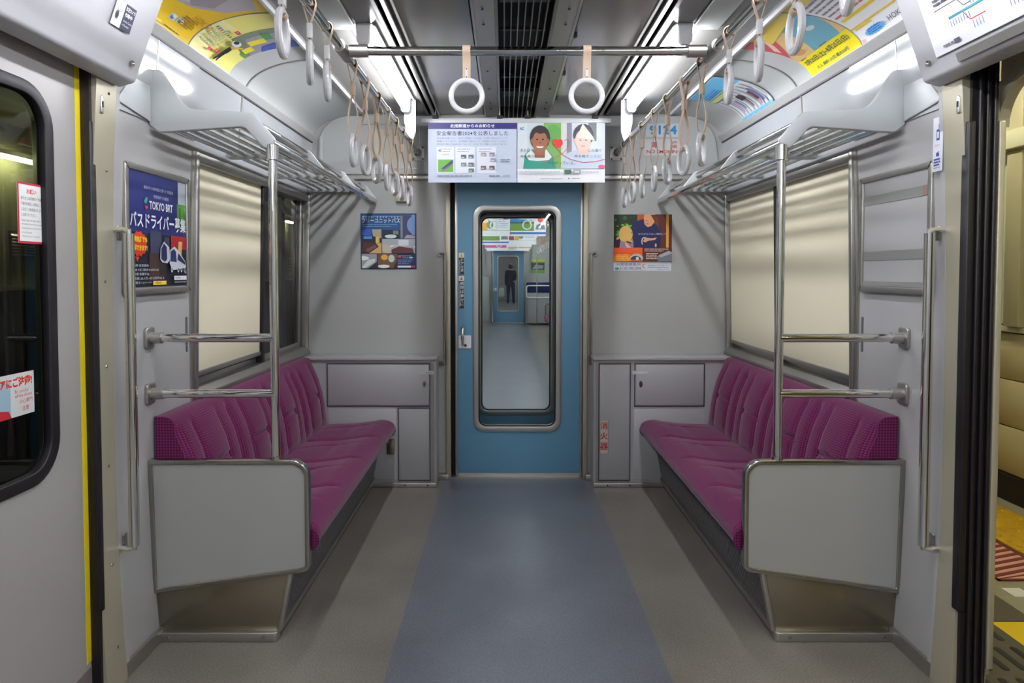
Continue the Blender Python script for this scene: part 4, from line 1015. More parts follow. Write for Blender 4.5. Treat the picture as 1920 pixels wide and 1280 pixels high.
# right, second: yellow dates card
p = Print(); w = .43; p.rect(0, 0, w, ARC, (238, 238, 236)); p.rect(0, .04, w, .16, (245, 228, 30)); p.poly([(0, .16), (w, .16), (w, .26), (.18, ARC), (0, ARC)], (222, 188, 130)); p.poly([(.16, .16), (.38, .16), (w, .27), (w, .36), (.24, .34)], (110, 170, 190)); p.poly([(0, .20), (.16, .34), (.16, ARC), (0, ARC)], (200, 80, 80)); p.poly([(.02, .25), (.14, .355), (.14, .375), (.02, .28)], (236, 200, 190)); p.poly([(.10, .31), (w, .35), (w, ARC), (.10, ARC)], (236, 208, 80))
p.ell(.33, .26, .03, .012, (210, 216, 210)); p.ell(.09, .20, .04, .02, (200, 150, 90)); p.ell(.07, .22, .02, .015, (226, 200, 150))
p.text('7月20日(土)~8月25日(日)', .03, .105, .040, (40, 62, 90), w=.37, bold=.012); p.text('大人 無料 小児 最大50円', .08, .058, .024, (40, 80, 110), w=.27, bold=.01); p.bars(.03, .155, .05, 1, .01, .005, (120, 110, 40)); p.bars(.22, .165, .06, 1, .01, .005, (120, 110, 40)); p.bars(.05, .014, .14, 1, .01, .006, (160, 162, 170)); p.rect(.20, .012, .23, .026, (80, 84, 96)); p.bars(.30, .016, .1, 1, .01, .006, (160, 162, 170))
cove_card(1, 3.112, w, 'bright yellow dates advertising card curved over the right rack', p)
# right, third: sky blue curled card
p = Print(); w = .45; p.rect(0, 0, w, ARC, (100, 184, 226)); p.rect(.0, .055, w, .28, (212, 216, 218))
for i in range(9):
    x = .02 + i * .048; p.rect(x, .06, x + .012, .27, (150, 148, 158)); p.rect(x + .018, .07 + .02 * (i % 3), x + .034, .20 + .02 * (i % 2), [(230, 234, 236), (196, 140, 170), (90, 110, 180), (236, 238, 240), (130, 100, 90)][i % 5])
p.rect(0, .262, .25, .30, (190, 206, 120)); p.bars(.02, .33, .24, 4, .014, .006, (50, 110, 190)); p.rect(.2, .17, .26, .22, (60, 50, 56)); p.rect(.33, .12, .36, .2, (110, 60, 60))
for i, tx in enumerate(('自宅', '水回', '工事', '外壁', '屋根')): p.text(tx, .05 + i * .08, .018, .014, (36, 44, 70), bold=.02)
cove_card(1, 3.99, w, 'sky blue curled advertising card nearest the end wall', p, d=.010)

# ================= HANGING POSTERS AND END WALL POSTERS =================
t = thing('poster_rail', 'grey clip rail over the blue end door that holds two hanging posters', 'poster rail', (-.01, 4.2, 2.26))
MB().box(-.587, .567, 4.194, 4.210, 2.245, 2.274).build('rail', M_cove, t, bevel=.003)
for x in (-.50, -.11, .06, .47):
    c = MB().box(x - .018, x + .018, 4.186, 4.218, 2.270, 2.290).build('clip', M_duct, t, bevel=.002); MB().cyl((x, 4.202, 2.285), (x, 4.202, ZC), .004, 8).build('hook', M_steel, t)
p = Print(); w, h = .538, .36; p.rect(0, 0, w, h, (196, 206, 222)); p.rect(0, h - .037, w, h, (58, 48, 120)); p.text('北総鉄道からのお知らせ', w / 2, h - .029, .022, (236, 236, 244), w=.27, al='c', bold=.02)
p.text('安全報告書2024を公表しました', .052, h - .077, .028, (62, 60, 110), w=.435, bold=.008)
for i, tx in enumerate(('安全報告書では、当社が実施した安全への取り組みについて', '掲載しています。お客様に安心してご利用いただくために', '駅窓口及び当社ホームページにてご覧いただけます。')): p.text(tx, .052, h - .098 - i * .018, .0105, (120, 122, 150), w=.43)
for x in (.052, .166, .296):
    p.rect(x, .055, x + (.105 if x < .1 else .118), .215, (224, 229, 238)); p.bars(x + .012, .20, .08, 2, .014, .004, (170, 160, 180))
p.rect(.06, .064, .152, .138, (100, 170, 60)); p.poly([(.075, .07), (.10, .07), (.152, .11), (.152, .135), (.145, .13)], (120, 112, 130)); p.poly([(.078, .082), (.098, .082), (.15, .118), (.15, .134), (.14, .132)], (70, 60, 96)); p.text('安全報告書', .08, .165, .009, (150, 150, 160)); p.rect(.062, .19, .078, .196, (80, 140, 200))
for (x, y, c) in ((.20, .145, (90, 96, 110)), (.245, .145, (110, 116, 130)), (.20, .098, (130, 138, 140)), (.245, .098, (110, 110, 120)), (.246, .062, (100, 120, 100)), (.32, .158, (170, 165, 150)), (.372, .158, (140, 136, 150)), (.38, .125, (150, 150, 170)), (.32, .078, (150, 100, 80)), (.372, .078, (110, 80, 90))): p.rect(x, y, x + .032, y + .022, c); p.rect(x + .004, y + .004, x + .02, y + .01, (214, 214, 218))
p.bars(.056, .036, .22, 1, .01, .006, (110, 112, 140)); p.bars(.37, .036, .07, 1, .01, .006, (110, 112, 140)); p.text('北総鉄道', .452, .034, .011, (30, 90, 110)); p.bars(.44, .135, .06, 2, .012, .005, (110, 112, 140))
sheet('hanging_poster', 'pale blue safety report poster with a purple header, hanging over the end door', 'poster', on_end(-.545, 4.188, 1.884), w, h, M_paper, p, 'two posters hanging over the end door', r=.001)
p = Print(); w, h = .532, .36; p.rect(0, 0, w, h, (236, 238, 240)); p.rect(0, .083, w, h, (200, 212, 214)); p.rect(0, .083, .06, h, (214, 222, 224)); p.poly([(.16, .083), (.27, .083), (.27, h), (.16, h)], (120, 170, 90)); p.ell(.22, .30, .045, .05, (96, 160, 80)); p.rect(.265, .083, .275, h, (206, 210, 180)); p.rect(.275, .083, .30, h, (206, 208, 212)); p.rect(.30, .083, .33, h, (130, 132, 140)); p.rect(.33, .083, w, h, (206, 214, 220)); p.rect(.43, .25, .48, h, (110, 116, 120))
# first child: green top, dark hair
p.poly([(.035, .084), (.045, .17), (.08, .20), (.18, .20), (.215, .16), (.235, .084)], (52, 150, 130)); p.poly([(.05, .165), (.08, .20), (.12, .155), (.175, .20), (.21, .155), (.19, .135), (.12, .13), (.07, .135)], (226, 230, 226)); p.poly([(.105, .15), (.165, .15), (.172, .22), (.10, .22)], (150, 96, 70))
p.ell(.137, .27, .062, .075, (48, 36, 40)); p.ell(.137, .245, .047, .068, (160, 104, 76)); p.poly([(.085, .29), (.10, .325), (.137, .335), (.175, .325), (.19, .285), (.17, .30), (.137, .293), (.105, .305)], (48, 36, 40)); p.ell(.12, .26, .007, .004, (30, 22, 22)); p.ell(.155, .26, .007, .004, (30, 22, 22)); p.ell(.137, .218, .022, .010, (240, 236, 230), 180, 360); p.ell(.14, .240, .007, .006, (140, 86, 62)); p.ell(.088, .25, .008, .014, (150, 96, 70)); p.ell(.186, .25, .008, .014, (150, 96, 70))
# second child: pale shirt, fringe bright with window light
p.poly([(.27, .084), (.29, .17), (.345, .195), (.45, .195), (.51, .17), (.53, .084)], (190, 204, 220)); p.poly([(.365, .17), (.435, .17), (.43, .22), (.37, .22)], (222, 186, 170)); p.ell(.40, .285, .062, .068, (60, 54, 66)); p.ell(.398, .255, .048, .064, (228, 196, 182)); p.poly([(.36, .27), (.395, .355), (.455, .28), (.47, .25), (.43, .262)], (230, 222, 204)); p.ell(.382, .255, .006, .003, (90, 70, 70)); p.ell(.415, .255, .006, .003, (90, 70, 70)); p.ell(.398, .222, .014, .006, (196, 130, 126), 180, 360); p.ell(.349, .255, .007, .012, (220, 186, 170))
p.poly([(.238, .205), (.213, .235), (.218, .258), (.232, .264), (.243, .255), (.256, .264), (.272, .255), (.275, .233), (.26, .213)], (222, 48, 52))
p.line([(.243, .205), (.27, .17), (.32, .14), (.40, .12), (.47, .125), (.53, .14)], .0035, (206, 60, 66)); p.line([(.15, .12), (.22, .145), (.27, .17), (.30, .20), (.318, .235), (.312, .255), (.295, .26), (.285, .25)], .0028, (206, 80, 84))
p.ell(.51, .095, .02, .012, (222, 80, 130)); p.text('あの日', .018, .185, .018, (50, 54, 54), w=.055); p.text('命を救うことは', .018, .15, .017, (60, 70, 68), w=.15); p.text('この場で', .43, .185, .017, (70, 90, 96), w=.08); p.text('命を救うことに', .345, .15, .017, (60, 86, 92), w=.16); p.text('つながっている。', .18, .108, .019, (50, 60, 60), w=.17)
p.text('AC', .014, .315, .018, (40, 110, 180), w=.026, bold=.04); p.bars(.01, .062, .26, 2, .012, .004, (180, 182, 184)); p.bars(.30, .062, .2, 1, .012, .004, (190, 180, 184)); p.rect(.285, .052, .328, .076, (70, 110, 80)); p.rect(.34, .052, .384, .076, (150, 154, 160)); p.rect(.346, .058, .376, .07, (210, 212, 216)); p.bars(.14, .02, .14, 1, .01, .004, (170, 170, 172)); p.ell(.312, .024, .004, .004, (40, 44, 60)); p.bars(.33, .022, .05, 1, .01, .004, (120, 120, 130))
sheet('hanging_poster', 'white charity poster with two smiling children and a red heart, hanging over the end door', 'poster', on_end(-.003, 4.189, 1.884), w, h, M_paper, p, 'two posters hanging over the end door', r=.001)
# bathroom poster
p = Print(); w = h = .36; p.rect(0, 0, w, h, (30, 60, 104)); p.rect(.008, .008, w - .008, h - .008, (36, 84, 138)); p.rect(.008, .008, w - .008, .13, (34, 50, 96)); p.bars(.012, .338, .33, 1, .01, .005, (120, 160, 200)); p.text('フリーユニットバス', .01, .298, .032, (232, 238, 240), w=.244, bold=.01)
for i in range(13):
    if i not in (4, 9): p.ell(.018 + i * .0185, .336, .0035, .0035, (214, 226, 236), n=8)
p.bars(.015, .286, .23, 2, .012, .004, (110, 160, 206))
p.rect(.008, .104, .135, .258, (40, 44, 60)); p.poly([(.008, .22), (.07, .215), (.075, .258), (.008, .258)], (60, 90, 190)); p.rect(.02, .196, .075, .213, (70, 150, 214)); p.poly([(.08, .215), (.135, .20), (.135, .258), (.075, .258)], (176, 164, 140)); p.rect(.098, .17, .122, .21, (226, 200, 90)); p.poly([(.008, .11), (.05, .106), (.118, .145), (.10, .165), (.02, .178)], (84, 44, 40)); p.poly([(.055, .104), (.135, .104), (.135, .17), (.10, .168), (.118, .146)], (214, 170, 110)); p.poly([(.03, .125), (.05, .112), (.105, .145), (.092, .158)], (120, 84, 84))
p.rect(.14, .2, .255, .254, (36, 44, 60)); p.ell(.195, .212, .038, .012, (222, 226, 230)); p.rect(.21, .225, .245, .25, (120, 130, 120)); p.rect(.258, .2, .352, .345, (60, 66, 100)); p.rect(.258, .2, .272, .345, (130, 128, 140)); p.ell(.352, .285, .052, .058, (120, 150, 200), 90, 270); p.rect(.33, .22, .352, .35, (120, 150, 200)); p.poly([(.28, .2), (.352, .2), (.352, .215), (.30, .222)], (170, 164, 170))
p.rect(.14, .104, .352, .196, (170, 176, 180)); p.rect(.245, .155, .31, .19, (214, 220, 226)); p.poly([(.19, .14), (.24, .155), (.335, .15), (.352, .138), (.352, .148), (.19, .155)], (222, 224, 226)); p.poly([(.20, .104), (.345, .104), (.335, .135), (.25, .148), (.20, .128)], (92, 50, 48)); p.poly([(.14, .12), (.165, .104), (.20, .125), (.18, .16), (.14, .165)], (196, 186, 160))
p.rect(.008, .008, .106, .1, (150, 158, 160)); p.ell(.009, .072, .046, .014, (236, 240, 240), -90, 90); p.poly([(.008, .012), (.03, .008), (.095, .05), (.095, .07), (.05, .062)], (210, 220, 214)); p.poly([(.05, .008), (.106, .008), (.106, .05)], (40, 40, 56)); p.rect(.112, .008, .235, .1, (110, 80, 56)); p.ell(.155, .078, .022, .018, (230, 170, 70)); p.ell(.20, .07, .02, .024, (196, 214, 190)); p.ell(.15, .02, .038, .011, (232, 236, 232)); p.poly([(.21, .008), (.235, .008), (.235, .06)], (60, 34, 26))
p.bars(.24, .085, .09, 1, .01, .004, (150, 170, 210)); p.rect(.24, .074, .262, .084, (190, 50, 70)); p.text('リフォーム', .27, .07, .011, (220, 226, 236)); p.ell(.325, .076, .014, .006, (150, 200, 200)); p.bars(.24, .058, .1, 3, .012, .005, (120, 140, 190)); p.rect(.24, .012, .325, .024, (226, 230, 236)); p.rect(.325, .012, .352, .024, (180, 50, 90))
sheet('wall_poster', 'square navy bathroom poster on the end wall, left of the blue door', 'poster', on_end(-1.008, YE, 1.357), w, h, M_paper, p, r=.012)
# care home poster
p = Print(); w, h = .371, .363; p.rect(0, 0, w, h, (222, 228, 236)); p.rect(0, .06, w, h, (70, 30, 20)); p.rect(0, .15, .16, h, (26, 44, 20))
rr = random.Random(7)
for k in range(26): p.ell(rr.uniform(.01, .14), rr.uniform(.20, .355), rr.uniform(.006, .016), rr.uniform(.005, .012), rr.choice([(90, 170, 40), (60, 130, 30), (120, 190, 70), (40, 90, 30)]), n=9)
p.rect(.15, .32, .21, h, (190, 90, 40)); p.rect(.28, .15, .372, h, (92, 40, 24)); p.rect(.335, .15, .352, h, (220, 160, 80)); p.poly([(.12, .15), (.10, .27), (.13, .315), (.19, .335), (.26, .32), (.30, .28), (.30, .15)], (28, 34, 84))
p.ell(.235, .335, .048, .028, (110, 60, 46)); p.poly([(.24, .3), (.28, .345), (.285, .29), (.31, .24), (.305, .25), (.27, .30)], (120, 66, 46)); p.poly([(.19, .345), (.195, .30), (.215, .282), (.24, .288), (.262, .32), (.262, h), (.195, h)], (232, 164, 120)); p.poly([(.235, .36), (.27, .36), (.275, .31), (.262, .315)], (104, 54, 42)); p.ell(.213, .302, .008, .003, (180, 60, 60)); p.ell(.208, .322, .005, .002, (90, 50, 40))
p.ell(.075, .235, .045, .055, (222, 180, 96)); p.poly([(.04, .19), (.115, .20), (.125, .245), (.118, .215), (.12, .19), (.10, .172), (.05, .175)], (216, 160, 90)); p.ell(.112, .245, .005, .003, (110, 60, 40)); p.ell(.025, .205, .010, .014, (226, 176, 130)); p.poly([(0, .15), (0, .195), (.035, .205), (.045, .15)], (50, 34, 50)); p.poly([(.035, .15), (.04, .195), (.10, .17), (.125, .195), (.125, .15)], (150, 130, 156)); p.poly([(.08, .15), (.07, .18), (.08, .18), (.11, .15)], (222, 180, 180)); p.poly([(.075, .185), (.11, .175), (.112, .182), (.085, .192)], (30, 24, 30))
p.poly([(.185, .19), (.20, .215), (.24, .21), (.275, .215), (.265, .20), (.22, .193), (.20, .183)], (226, 160, 116)); p.line([(.20, .215), (.182, .21), (.178, .19), (.182, .17)], .006, (220, 220, 226)); p.ell(.268, .165, .006, .012, (240, 180, 120)); p.text('かけがえのない場所にて', .155, .23, .014, (200, 206, 226), w=.18)
p.rect(0, .062, .183, .15, (232, 92, 24)); p.rect(0, .062, .11, .10, (240, 130, 30)); p.bars(.008, .135, .15, 2, .012, .006, (250, 90, 70)); p.bars(.015, .10, .09, 4, .011, .006, (252, 190, 60)); p.ell(.145, .073, .045, .038, (190, 196, 196), 0, 180); p.ell(.14, .073, .034, .024, (50, 56, 60), 0, 180); p.ell(.150, .08, .010, .012, (226, 230, 230))
p.rect(.187, .062, w, .15, (86, 36, 26)); p.bars(.195, .138, .16, 2, .012, .005, (200, 170, 160)); p.bars(.205, .11, .08, 4, .011, .005, (220, 200, 190)); p.poly([(.28, .062), (.285, .10), (.35, .13), (.371, .12), (.371, .062)], (116, 124, 130)); p.poly([(.285, .10), (.35, .13), (.371, .12), (.371, .112), (.30, .088)], (170, 178, 180))
p.text('入居者募集中', .014, .034, .018, (80, 90, 110), w=.155); p.text('0120-190-294', .036, .008, .017, (50, 60, 80), w=.135); p.rect(.008, .009, .03, .022, (50, 150, 120)); p.ell(.195, .033, .013, .013, (232, 150, 100)); p.ell(.199, .033, .009, .009, (222, 228, 236)); p.text('株式会社 アイメタッケア', .216, .03, .011, (70, 76, 96), w=.145); p.bars(.216, .021, .14, 1, .01, .003, (130, 136, 150)); p.bars(.275, .009, .08, 1, .01, .003, (150, 156, 166))
sheet('wall_poster', 'orange and navy care home poster on the end wall, right of the blue door', 'poster', on_end(.622, YE, 1.347), w, h, M_paper, p, r=.010)
# car number and no smoking plates
p = Print(); p.rect(0, 0, .222, .085, (206, 214, 218)); p.text('9124', .022, .014, .058, (40, 140, 200), w=.175, bold=.03)
sheet('number_plate', 'pale plate with blue car number on the end wall above the care home poster', 'sign', on_end(.822, YE - .0125, 2.203), .222, .085, M_paper, p, r=.003)
p = Print(); p.rect(0, 0, .245, .102, (208, 208, 206)); p.text('禁', .04, .048, .042, (190, 40, 60), bold=.02); p.text('煙', .165, .048, .042, (190, 40, 60), bold=.02); p.text('NO SMOKING', .012, .014, .020, (190, 40, 60), w=.22, bold=.02)
sheet('no_smoking_plate', 'white plate with red no smoking lettering under the blue car number', 'sign', on_end(.815, YE - .0125, 2.085), .245, .102, M_paper, p, r=.003)
t = MB().box(-.775, -.70, YE - .03, YE, 1.79, 1.845).build('wall_box', M_brown, None, bevel=.004); tag(t, 'small beige plastic box on the end wall under the luggage rack tip', 'box')
t['category'] = 'box'

# ================= PIER POSTER FRAMES AND SMALL STICKERS =================
def pier_frame(s, label):
    q = wx(1.49) - .0; t = thing('poster_holder', label, 'poster holder', (s * q, 2.52, 1.27), 'poster frames on the piers')
    P = rrect(2.288, 2.752, 1.262, 1.712, .012, 4)
    mb = MB(); Qi = offset(P, .022)
    mb.ring(P, Qi, 'x', s * (q - .014), s * (q + .004)).build('frame', M_alu, t, bevel=.003)
    MB().box(s * (q - .004), s * q, 2.30, 2.74, 1.275, 1.70).build('back_plate', M_wall, t)
    if s > 0:
        for z0, z1 in ((1.60, 1.635), (1.385, 1.42), (1.286, 1.305)):
            c = MB().box(s * (q - .0065), s * (q - .004), 2.31, 2.73, z0, z1).build('clip_strip', M_steel if False else mat('clear_strip_grey', (140, 140, 136), .3) if 'clear_strip_grey' not in bpy.data.materials else bpy.data.materials['clear_strip_grey'], t)
        MB().box(s * (q - .0085), s * (q - .0065), 2.31, 2.345, 1.602, 1.635).build('end_tab', mat('brown_tab', (150, 120, 110), .4), t)
    return q
q = pier_frame(-1, 'steel poster frame holding the navy bus driver poster'); pier_frame(1, 'empty steel poster frame with grey strips beside the open doorway')
p = Print(); w, h = .416, .40; p.rect(0, 0, w, h, (24, 26, 44)); p.rect(0, .19, w, h, (30, 40, 104)); p.poly([(0, h), (0, .26), (.20, .20), (.36, h)], (34, 44, 116)); p.rect(.355, .30, w, h, (196, 206, 216)); p.poly([(.30, .29), (w, .25), (w, h), (.36, h)], (34, 44, 116)) if False else None
p.rect(.345, .235, w, .315, (90, 150, 60)); p.rect(.36, .22, .375, .30, (60, 120, 50)); p.rect(.395, .215, w, .29, (70, 130, 50)); p.rect(.14, .12, .22, .20, (60, 66, 90)); p.rect(.24, .10, .28, .18, (56, 60, 84)); p.rect(.13, .02, .20, .12, (70, 50, 44)); p.rect(.20, .03, .25, .11, (52, 40, 40)); p.rect(.29, .14, w, .19, (170, 30, 40)); p.poly([(.34, .1), (.37, .1), (.38, .17), (.35, .17)], (232, 190, 120))
p.text('東京の今と未来を運ぶ仕事です 仲間募集', .10, .345, .012, (220, 226, 236), w=.21, shear=.0); p.text('中型免許でも歓迎', .165, .318, .012, (210, 216, 230), w=.11)
p.text('TOKYO BRT', .135, .276, .030, (232, 236, 240), w=.17, bold=.02); p.poly([(.098, .30), (.112, .318), (.124, .312), (.116, .298), (.108, .292)], (50, 170, 140)); p.poly([(.10, .285), (.112, .272), (.126, .28), (.122, .288), (.112, .284)], (214, 50, 70))
p.text('バスドライバー募集', .004, .205, .056, (238, 240, 244), w=.404, bold=.02)
pts = []
for k in range(24):
    a = 2 * PI * k / 24; r = 1 if k % 2 else .86; pts.append((.058 + .056 * r * math.cos(a), .15 + .046 * r * math.sin(a)))
p.poly(pts, (222, 60, 30)); p.text('普通免許でも', .006, .155, .022, (244, 206, 30), w=.106, bold=.05, shear=.15); p.text('応募できます!', .006, .125, .022, (244, 206, 30), w=.106, bold=.05, shear=.15); p.poly([(.03, .105), (.06, .105), (.045, .088)], (222, 60, 30))
# two buses
p.poly([(.20, .10), (.205, .14), (.23, .165), (.27, .145), (.275, .10), (.255, .085), (.215, .088)], (206, 212, 224)); p.poly([(.208, .10), (.21, .138), (.23, .158), (.25, .145), (.252, .10), (.235, .09)], (30, 40, 90)); p.poly([(.27, .085), (.275, .135), (.31, .15), (.34, .135), (.40, .09), (.40, .07), (.33, .062), (.29, .06)], (214, 220, 228)); p.poly([(.275, .092), (.28, .13), (.305, .14), (.32, .13), (.325, .09)], (40, 56, 110)); p.poly([(.33, .10), (.34, .125), (.395, .09), (.395, .08)], (36, 46, 90)); 
for x in (.285, .335, .36, .385): p.ell(x, .062, .007, .011, (226, 230, 236)); p.ell(x, .062, .004, .006, (30, 30, 40))
for i, tx in enumerate(('勤務 各営業所', '資格 大型二種免許をお持ちの方', '待遇 各種手当', '月給 26.1万~27.4万円以上', '詳細 ホームページへ')): p.text(tx, .012, .070 - i * .0148, .0095, (214, 218, 228), w=(.10, .17, .10, .21, .12)[i])
p.rect(.14, .006, .235, .020, (236, 206, 30)); p.text('応募受付中', .155, .009, .008, (60, 60, 60)); p.rect(.295, .022, .395, .038, (226, 228, 232)); p.text('BRT 採用', .305, .026, .009, (60, 70, 90)); p.bars(.295, .012, .1, 1, .01, .004, (150, 154, 170)); p.ell(.385, .052, .010, .006, (120, 130, 190))
sheet('framed_poster', 'navy bus driver recruitment poster in the steel frame on the left wall', 'poster', on_left(-(q - .0055), 2.312, 1.288), w, h, M_paper, p, r=.001)
for s in (-1, 1):
    P = rrect(2.742, 2.754, 1.02, 1.16, .004, 3); qq = wx(1.1)
    o = MB().prism(P, 'x', s * (qq - .0035), s * (qq + .001)).build('wall_slot_label', M_slat, None); o.data.materials[0] = mat('slot_label_grey', (90, 92, 96), .5, noise=.3, nscale=120) if s < 0 else bpy.data.materials['slot_label_grey']
    tag(o, 'thin dark grey strip label on the wall beside the %s window' % ('left' if s < 0 else 'right'), 'label', 'thin strip labels beside the windows')
p = Print(); w, h = .050, .175; p.rect(0, 0, w, h, (226, 230, 238)); p.rect(.018, .10, .034, .135, (60, 60, 160)); p.rect(.021, .107, .031, .128, (226, 230, 238)); p.line([(.031, .135), (.031, .152)], .003, (60, 60, 160)); p.rect(.019, .048, .034, .058, (60, 60, 160)); p.line([(.019, .058), (.034, .062)], .003, (60, 60, 160)); p.text('マナー', .013, .078, .010, (210, 110, 90), w=.025); p.bars(.008, .036, .036, 3, .009, .005, (70, 74, 150)); p.bars(.008, .01, .034, 1, .009, .003, (150, 154, 180))
sheet('phone_manners_sticker', 'white sticker with a dark blue mobile phone beside the open doorway', 'sticker', on_right(wx(1.75) - .0135, 2.268, 1.668), w, h, M_paper, p, r=.003, t=.0004)
# stickers on the glass of the closed door
p = Print(); w, h = .115, .165; p.rect(0, 0, w, h, (196, 40, 60)); p.rect(.006, .006, w - .006, h - .006, (234, 234, 232)); p.text('お願い', .035, .135, .013, (206, 60, 60), bold=.03)
for i, tx in enumerate(('車内または駅構内で不審物', '不審者を発見した場合は、直ち', 'にお近くの乗務員または係員', 'にお知らせください。')): p.text(tx, .012, .118 - i * .015, .009, (110, 110, 114), w=(.088, .09, .09, .06)[i])
for i, tx in enumerate(('Please contact the station staff or crew', 'immediately if you notice any suspicious', 'unattended objects or persons in the station', 'or on the train.', 'Thank you for your cooperation.')): p.text(tx, .012, .060 - i * .011, .006, (120, 120, 124), w=(.09, .09, .09, .04, .07)[i])
sheet('notice_sticker', 'red bordered white notice sticker on the glass of the closed door', 'sticker', on_left(LX - .0125, 1.835, 1.418), w, h, M_paper, p, r=.004, t=.0004)
p = Print(); w, h = .16, .115; p.rect(0, 0, w, h, (206, 208, 206)); p.rect(0, 0, .07, .095, (150, 180, 196)); p.text('ドアにご注意!', .012, .078, .028, (222, 60, 44), w=.14, bold=.05); p.text('Be careful', .085, .062, .009, (214, 120, 110)); p.text('of the doors', .085, .050, .009, (214, 120, 110)); p.text('小心車門', .10, .032, .012, (206, 90, 80)); p.text('문 조심', .10, .012, .012, (206, 90, 80)) if False else p.text('注意', .11, .012, .013, (206, 90, 80)); p.poly([(.0, 0), (.07, 0), (.06, .02), (.0, .03)], (186, 40, 50))
sheet('door_warning_sticker', 'pale sticker with red lettering low on the glass of the closed door', 'sticker', on_left(LX - .0125, 1.722, .955), w, h, M_paper, p, r=.004, t=.0004)

# ================= THE NEXT CARS THROUGH THE END DOOR =================
M_bell = mat('gangway_maroon', (70, 34, 40), .6, noise=.1)
g = sroot('trim_4')
for i in range(6):
    y = YE + .11 + i * .06
    for r in ((-.50, -.46, y, y + .03, -.02, 2.06), (.46, .50, y, y + .03, -.02, 2.06), (-.50, .50, y, y + .03, 2.02, 2.06)): MB().box(*r).build('bellows_fold', M_bell, g)
MB().box(-.56, -.50, YE + .1, 4.93, -.02, 2.12).build('bellows_skin', M_bell, g); MB().box(.50, .56, YE + .1, 4.93, -.02, 2.12).build('bellows_skin', M_bell, g); MB().box(-.5, .5, YE + .1, 4.93, 2.06, 2.12).build('bellows_skin', M_bell, g)
d2 = end_door('door_4', 4.955)
N0, N1, N2, N3 = 4.95, 17.9, 18.4, 33.0
def shell(y0, y1, end_hole=True):
    f = sroot('floor'); MB().box(-1.36, -.475, y0, y1, -.03, 0).build('floor_sheet', M_fl_side, f); MB().box(.47, 1.36, y0, y1, -.03, 0).build('floor_sheet', M_fl_side, f); MB().box(-.475, .47, y0, y1, -.03, .0008).build('center_floor_sheet', M_fl_mid, f)
    for s, nm in ((-1, 'wall_left'), (1, 'wall_right')):
        w = sroot(nm); side_patch('side_panel', s, y0, y1, 0, 2.19, M_wall, w)
    c = sroot('ceiling'); MB().box(-1.0, 1.0, y0, y1, ZC + .004, ZC + .03).build('ceiling_panel', M_ceil, c)
    for s in (-1, 1):
        P = [cove(i / 14, s) for i in range(15)]; P2 = [cove((14 - i) / 14, s, -.02) for i in range(15)]
        MB().prism(P + P2, 'y', y0, y1).build('cove', M_cove, c, smooth=True)
    for yy in (y0, y1 - .06):
        w = sroot('wall_back'); MB().box(-1.4, -.43, yy, yy + .06, 0, 2.4).build('end_panel', M_wall_end, w); MB().box(.425, 1.4, yy, yy + .06, 0, 2.4).build('end_panel', M_wall_end, w); MB().box(-.43, .425, yy, yy + .06, 1.98, 2.4).build('header_panel', M_wall_end, w)
shell(N0 + .045, N1 + .06); shell(N2, N3)
d3 = end_door('door_5', N1 - .045)
MB().box(-1.4, 1.4, N3 + .01, N3 + .05, 0, 2.4).build('far_end_panel', M_wall_end, struct(sroot('wall_back')))
for k, y in enumerate((5.9, 7.3, 8.7, 10.1, 11.5, 12.9, 14.3, 15.7, 17.0, 19.6, 22.4, 25.2, 28.0, 30.8)):
    for s in (-1, 1): copyto(LP0, (s * .655, y, LZ), 'tube lamp seen through the end door glass, %s pair along the next cars, %s row' % ((ORD + ['twelfth', 'thirteenth', 'fourteenth'])[k], 'left' if s < 0 else 'right'), 'tube lamps of the next cars')
for s in (-1, 1):
    sd = 'left' if s < 0 else 'right'
    bench(s, 9.2, 14.7, 12, M_moq, 'magenta bench in the next car, along its %s wall' % sd, 'benches of the next car', detail=False)
    partition(s, y=14.73, label='grey bench end in the next car, %s side, far end of its bench' % sd, grp='bench ends of the next car', f=1)
    partition(s, y=9.16, label='grey bench end in the next car, %s side, near end of its bench' % sd, grp='bench ends of the next car', f=1)
    rack(s, [9.2, 10.6, 12, 13.4, 14.7], 'luggage rack of the next car over its %s bench' % sd, 'luggage racks of the next car', first=False)
    t = thing('strap_bar', 'strap bar of the next car over its %s bench' % sd, 'strap bar', (s * BX, 12, BZ), 'strap bars of the next car'); MB().cyl((s * BX, 5.1, BZ), (s * BX, 17.8, BZ), .0155, 10).build('bar', M_chrome, t, smooth=True)
    for k in range(9): place(copy_tree(pl_), (s * BX, 9.6 + k * .62, BZ), random.uniform(-.5, .5), 'ring strap in the next car, %s on its %s strap bar' % (ORD[k], sd), 'long ring straps of the next car')
for k, y in enumerate((7.5, 8.9, 15.3, 17.2)):
    t = thing('strap_crossbar', 'crossbar in the next car, %s one beyond the end door' % ORD[k], 'strap bar', (0, y, BZ), 'crossbars of the next car'); MB().cyl((-BX, y, BZ), (BX, y, BZ), .0155, 12).build('bar', M_chrome, t, smooth=True)
    for s in (-1, 1): place(copy_tree(proto_x), (s * .21 - .004, y, BZ), 0, '%s ring strap on the %s crossbar of the next car' % ('left' if s < 0 else 'right', ORD[k]), 'crossbar ring straps of the next car')
def hang(x, y, w, h, z, label, fill, nm='hanging_poster'):
    p = Print(); p.rect(0, 0, w, h, (234, 236, 238)); fill(p, w, h); sheet(nm, label, 'poster', on_end(x, y, z), w, h, M_paper, p, 'hanging posters of the next car', r=.001)
